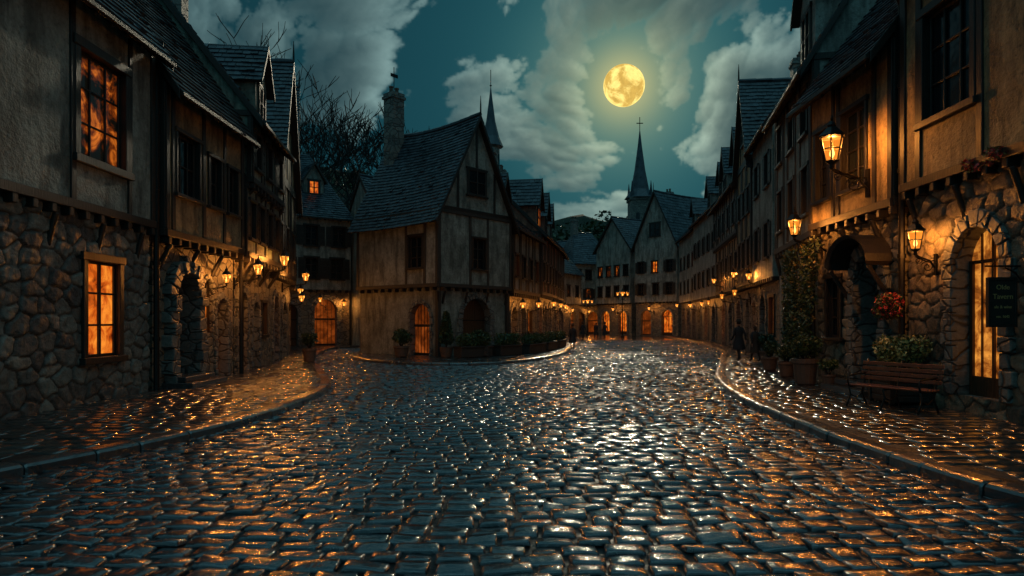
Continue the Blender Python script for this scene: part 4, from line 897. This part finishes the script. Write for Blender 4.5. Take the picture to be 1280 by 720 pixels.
    if not female: mb.lathe((0,.035,1.75),[(.16,-.01),(.165,0),(.1,.012),(.095,.09),(.07,.11),(.01,.1)],16,'cloth_brown')
    mb.obj('hair_and_hat' if not female else 'hair',E,True)
    mb=MB(); vs=[];fs=[]; n=28; lo=.42 if female else .5
    hp=[(1.47,.1,.09),(1.43,.2,.11),(1.3,.205,.135),(1.12,.17,.125),(1.02,.175,.135),(.85,.215,.185),(lo+.15,.25,.24),(lo,.27,.27)]
    for z_,rx,ry in hp:
        for k in range(n):
            a=2*math.pi*k/n; fo=1+(.06*math.sin(a*7) if z_<1 else .0); vs.append((math.cos(a)*rx*fo,.01+math.sin(a)*ry*fo,z_+.01*math.sin(a*5)))
    for i in range(len(hp)-1):
        for k in range(n): fs.append((i*n+k,(i+1)*n+k,(i+1)*n+(k+1)%n,i*n+(k+1)%n))
    mb.add(vs,fs,cloth); mb.obj('coat',E,True)
    return E
person('walking_man',10.35,31.0,.14,1.8,.15,'cloth_dark'); person('walking_woman',10.95,30.6,.14,1.55,.1,'cloth_brown',True,-1)
person('walking_man',4.05,45.5,0,1.68,-.1,'cloth_dark',False,-1)
for x,y,f in((7.6,73,0),(8.9,72,1),(9.7,71,0)): person('walking_woman' if f else 'walking_man',x,y,0,1.7,U(-.5,.5),'cloth_brown' if f else 'cloth_dark',bool(f))
# ------------------------------------------------------------------ moon, light, sky, camera
MD=V((140,850,293)).normalized()
t=NT('moon_surface'); c=t.coord(rnd=False); n=t.noise(c,.028,5,.6,.3); n2=t.noise(c,.1,5,.6)
em=t.N('ShaderNodeEmission'); cc=t.mix(1.0,t.ramp(n,[(.42,(.6,.38,.08)),(.54,(1,.76,.22))]),t.ramp(n2,[(.35,.82),(.6,1.0)]),'MULTIPLY'); t.L(cc,em.inputs[0]); em.inputs[1].default_value=1.35; t.L(em.outputs[0],t.out.inputs[0])
bpy.ops.mesh.primitive_uv_sphere_add(segments=48,ring_count=32,radius=44,location=MD*1560+V((0,0,2)))
mo=bpy.context.object; mo.name='moon'; mo.data.materials.append(MATS['moon_surface']); bpy.ops.object.shade_smooth()
l=bpy.data.lights.new('moonlight','SUN'); l.energy=1.8; l.angle=math.radians(3.2); l.color=(1,.88,.64)
lo=bpy.data.objects.new('moonlight',l); lo.rotation_mode='QUATERNION'; lo.rotation_quaternion=MD.to_track_quat('Z','Y'); COL.objects.link(lo)
# night sky computed here from 3-D noise on the direction sphere (no file is loaded): moonlit cumulus
def sky_image(W_=2816):
    H_=W_//2; r0=int(H_*.49)
    rs=np.random.RandomState(23); perm=rs.permutation(256).astype(np.int32); perm=np.concatenate([perm,perm]); G=rs.normal(size=(256,3)).astype(np.float32); G/=np.linalg.norm(G,axis=1)[:,None]
    def perlin(x,y,z):
        xi=np.floor(x).astype(np.int32);yi=np.floor(y).astype(np.int32);zi=np.floor(z).astype(np.int32)
        fx=x-xi;fy=y-yi;fz=z-zi; u=fx*fx*fx*(fx*(fx*6-15)+10);v=fy*fy*fy*(fy*(fy*6-15)+10);w=fz*fz*fz*(fz*(fz*6-15)+10)
        def g(a,b,c):
            h=perm[(perm[(perm[(xi+a)&255]+yi+b)&255]+zi+c)&255]; q=G[h]; return q[...,0]*(fx-a)+q[...,1]*(fy-b)+q[...,2]*(fz-c)
        L=lambda a,b,t:a+(b-a)*t
        return L(L(L(g(0,0,0),g(1,0,0),u),L(g(0,1,0),g(1,1,0),u),v),L(L(g(0,0,1),g(1,0,1),u),L(g(0,1,1),g(1,1,1),u),v),w)
    uu=(np.arange(W_,dtype=np.float32)+.5)/W_; vv=(np.arange(r0,H_,dtype=np.float32)+.5)/H_
    A=((.5-uu)*2*np.pi)[None,:]; E=((vv-.5)*np.pi)[:,None]
    X=(np.cos(E)*np.cos(A)).astype(np.float32);Y=(np.cos(E)*np.sin(A)).astype(np.float32);Z=(np.sin(E)*np.ones_like(A)).astype(np.float32)
    wx=perlin(X*3+5,Y*3,Z*4);wy=perlin(X*3,Y*3+9,Z*4+2)
    px=X+wx*.12;py=Y+wx*.06;pz=Z*1.3+wy*.12
    cover=perlin(px*3.0+1.7,py*3.0+4.2,pz*3.8+.6)+.5*perlin(px*6.1,py*6.1+3,pz*6.8)
    h=np.zeros_like(X); amp=1.;f=6.0; wisp=np.zeros_like(X); hs=None
    for k in range(6):
        n_=perlin(px*f+k*7.1,py*f,pz*f*1.1+k*3.3); h+=amp*(np.abs(n_)*2.0-.45)
        if k>1: wisp+=amp*n_
        if k==2: hs=h.copy()
        f*=2.05; amp*=.56
    az=np.degrees(np.arctan2(X,Y)); el=np.degrees(E)*np.ones_like(A)
    def blob(a,e,ra,re,w): return w*np.exp(-(((az-a)/ra)**2+((el-e)/re)**2))
    D=cover*1.15+h*.72+wisp*.26+.27
    D+=blob(-14,20,12,6,.12)+blob(-3,19,5,5,.30)+blob(2,13,7,4,.3)+blob(5,9,9,2.6,.2)+blob(18,20,5,7,.35)+blob(-22,24,9,5,.1)+blob(0,26,7,3,.25)-blob(9.3,18.8,3.2,2.6,.5)-blob(10,12,4,1.5,.3)
    th=np.clip(D,0,1.1); den=(1-np.exp(-th*5.5))*np.clip(D/.08,0,1)
    ma=math.atan2(MD.y,MD.x); me=math.asin(MD.z)
    da=((ma-A+np.pi)%(2*np.pi)-np.pi)*np.cos(E); de=me-E+.13; n=np.sqrt(da*da+de*de)+1e-5; da=da/n; de=de/n
    nr=len(vv); ci=np.arange(W_)[None,:]; ri=np.arange(nr)[:,None]; tau=np.zeros_like(X); cosE=np.maximum(np.cos(E),.15); last=0
    for deg in(.25,.5,.9,1.4,2.1,3.0):
        s=math.radians(deg); c=(ci-(da*s/cosE)*W_/(2*np.pi)).astype(np.int32)%W_; r=np.clip((ri+de*s*H_/np.pi).astype(np.int32),0,nr-1)
        tau+=th[r,c]*(deg-last); last=deg
    S_=hs*.5; gu=-np.gradient(S_,axis=1)/(2*np.pi/W_)/cosE; gv=np.gradient(S_,axis=0)/(np.pi/H_)
    slope=np.clip(-(gu*da+gv*de)*.06,-1,1)
    sh=np.exp(-tau*1.55)
    sh=(sh*.95+.07)*(1+.32*slope)+.28*np.exp(-th*7)+.16*np.clip(h,-.35,.6)
    sh=np.clip(sh,0,1.15)
    dot=np.clip(X*MD.x+Y*MD.y+Z*MD.z,0,1); g1=dot**7; g2=dot**90; g3=dot**1100; g4=dot**260
    c3=lambda a:np.array(a,dtype=np.float32)
    mixc=lambda a,b,t:a*(1-t[...,None])+b*t[...,None]
    lit=mixc(mixc(c3((.08,.17,.19)),c3((.27,.41,.39)),g1),c3((.48,.57,.40)),g2)
    shd=mixc(c3((.008,.027,.036)),c3((.013,.048,.062)),g1)
    cl=mixc(shd,lit,sh)
    clear=mixc(mixc(c3((.005,.028,.038)),c3((.010,.066,.088)),g1),c3((.045,.18,.185)),g2)
    col=mixc(clear,cl,den); col=mixc(col,c3((.30,.38,.22)),g4*.45); col=mixc(col,c3((.6,.56,.24)),g3*.8)
    up=np.clip(1-Z/.2,0,1); col=col+up[...,None]**1.5*c3((.018,.060,.074))
    s=np.interp(Z,[.5,.9],[1,3.0])*np.interp(-Y,[-.3,.4],[1,2.2]); col=col*s[...,None]
    full=np.zeros((H_,W_,4),np.float32); full[...,3]=1; full[r0:,:,:3]=col; full[:r0,:,:3]=c3((.01,.02,.022))
    im=bpy.data.images.new('night_sky',W_,H_,float_buffer=True); im.pixels.foreach_set(full.ravel()); im.update(); im.pack(); return im
w=bpy.data.worlds.new('World'); S.world=w; w.use_nodes=True; nt=w.node_tree
e=nt.nodes.new('ShaderNodeTexEnvironment'); e.image=sky_image(); nt.links.new(e.outputs[0],nt.nodes['Background'].inputs[0]); nt.nodes['Background'].inputs[1].default_value=1.0
cam=bpy.data.cameras.new('camera'); cam.sensor_width=36; cam.lens=850/1280*36; cam.shift_y=.03125; cam.clip_end=6000; cam.clip_start=.05
co=bpy.data.objects.new('camera',cam); co.location=(0,0,2.0); co.rotation_euler=(math.pi/2,0,0); COL.objects.link(co); S.camera=co
S.view_settings.view_transform='Standard'; S.view_settings.look='None'; S.view_settings.exposure=0
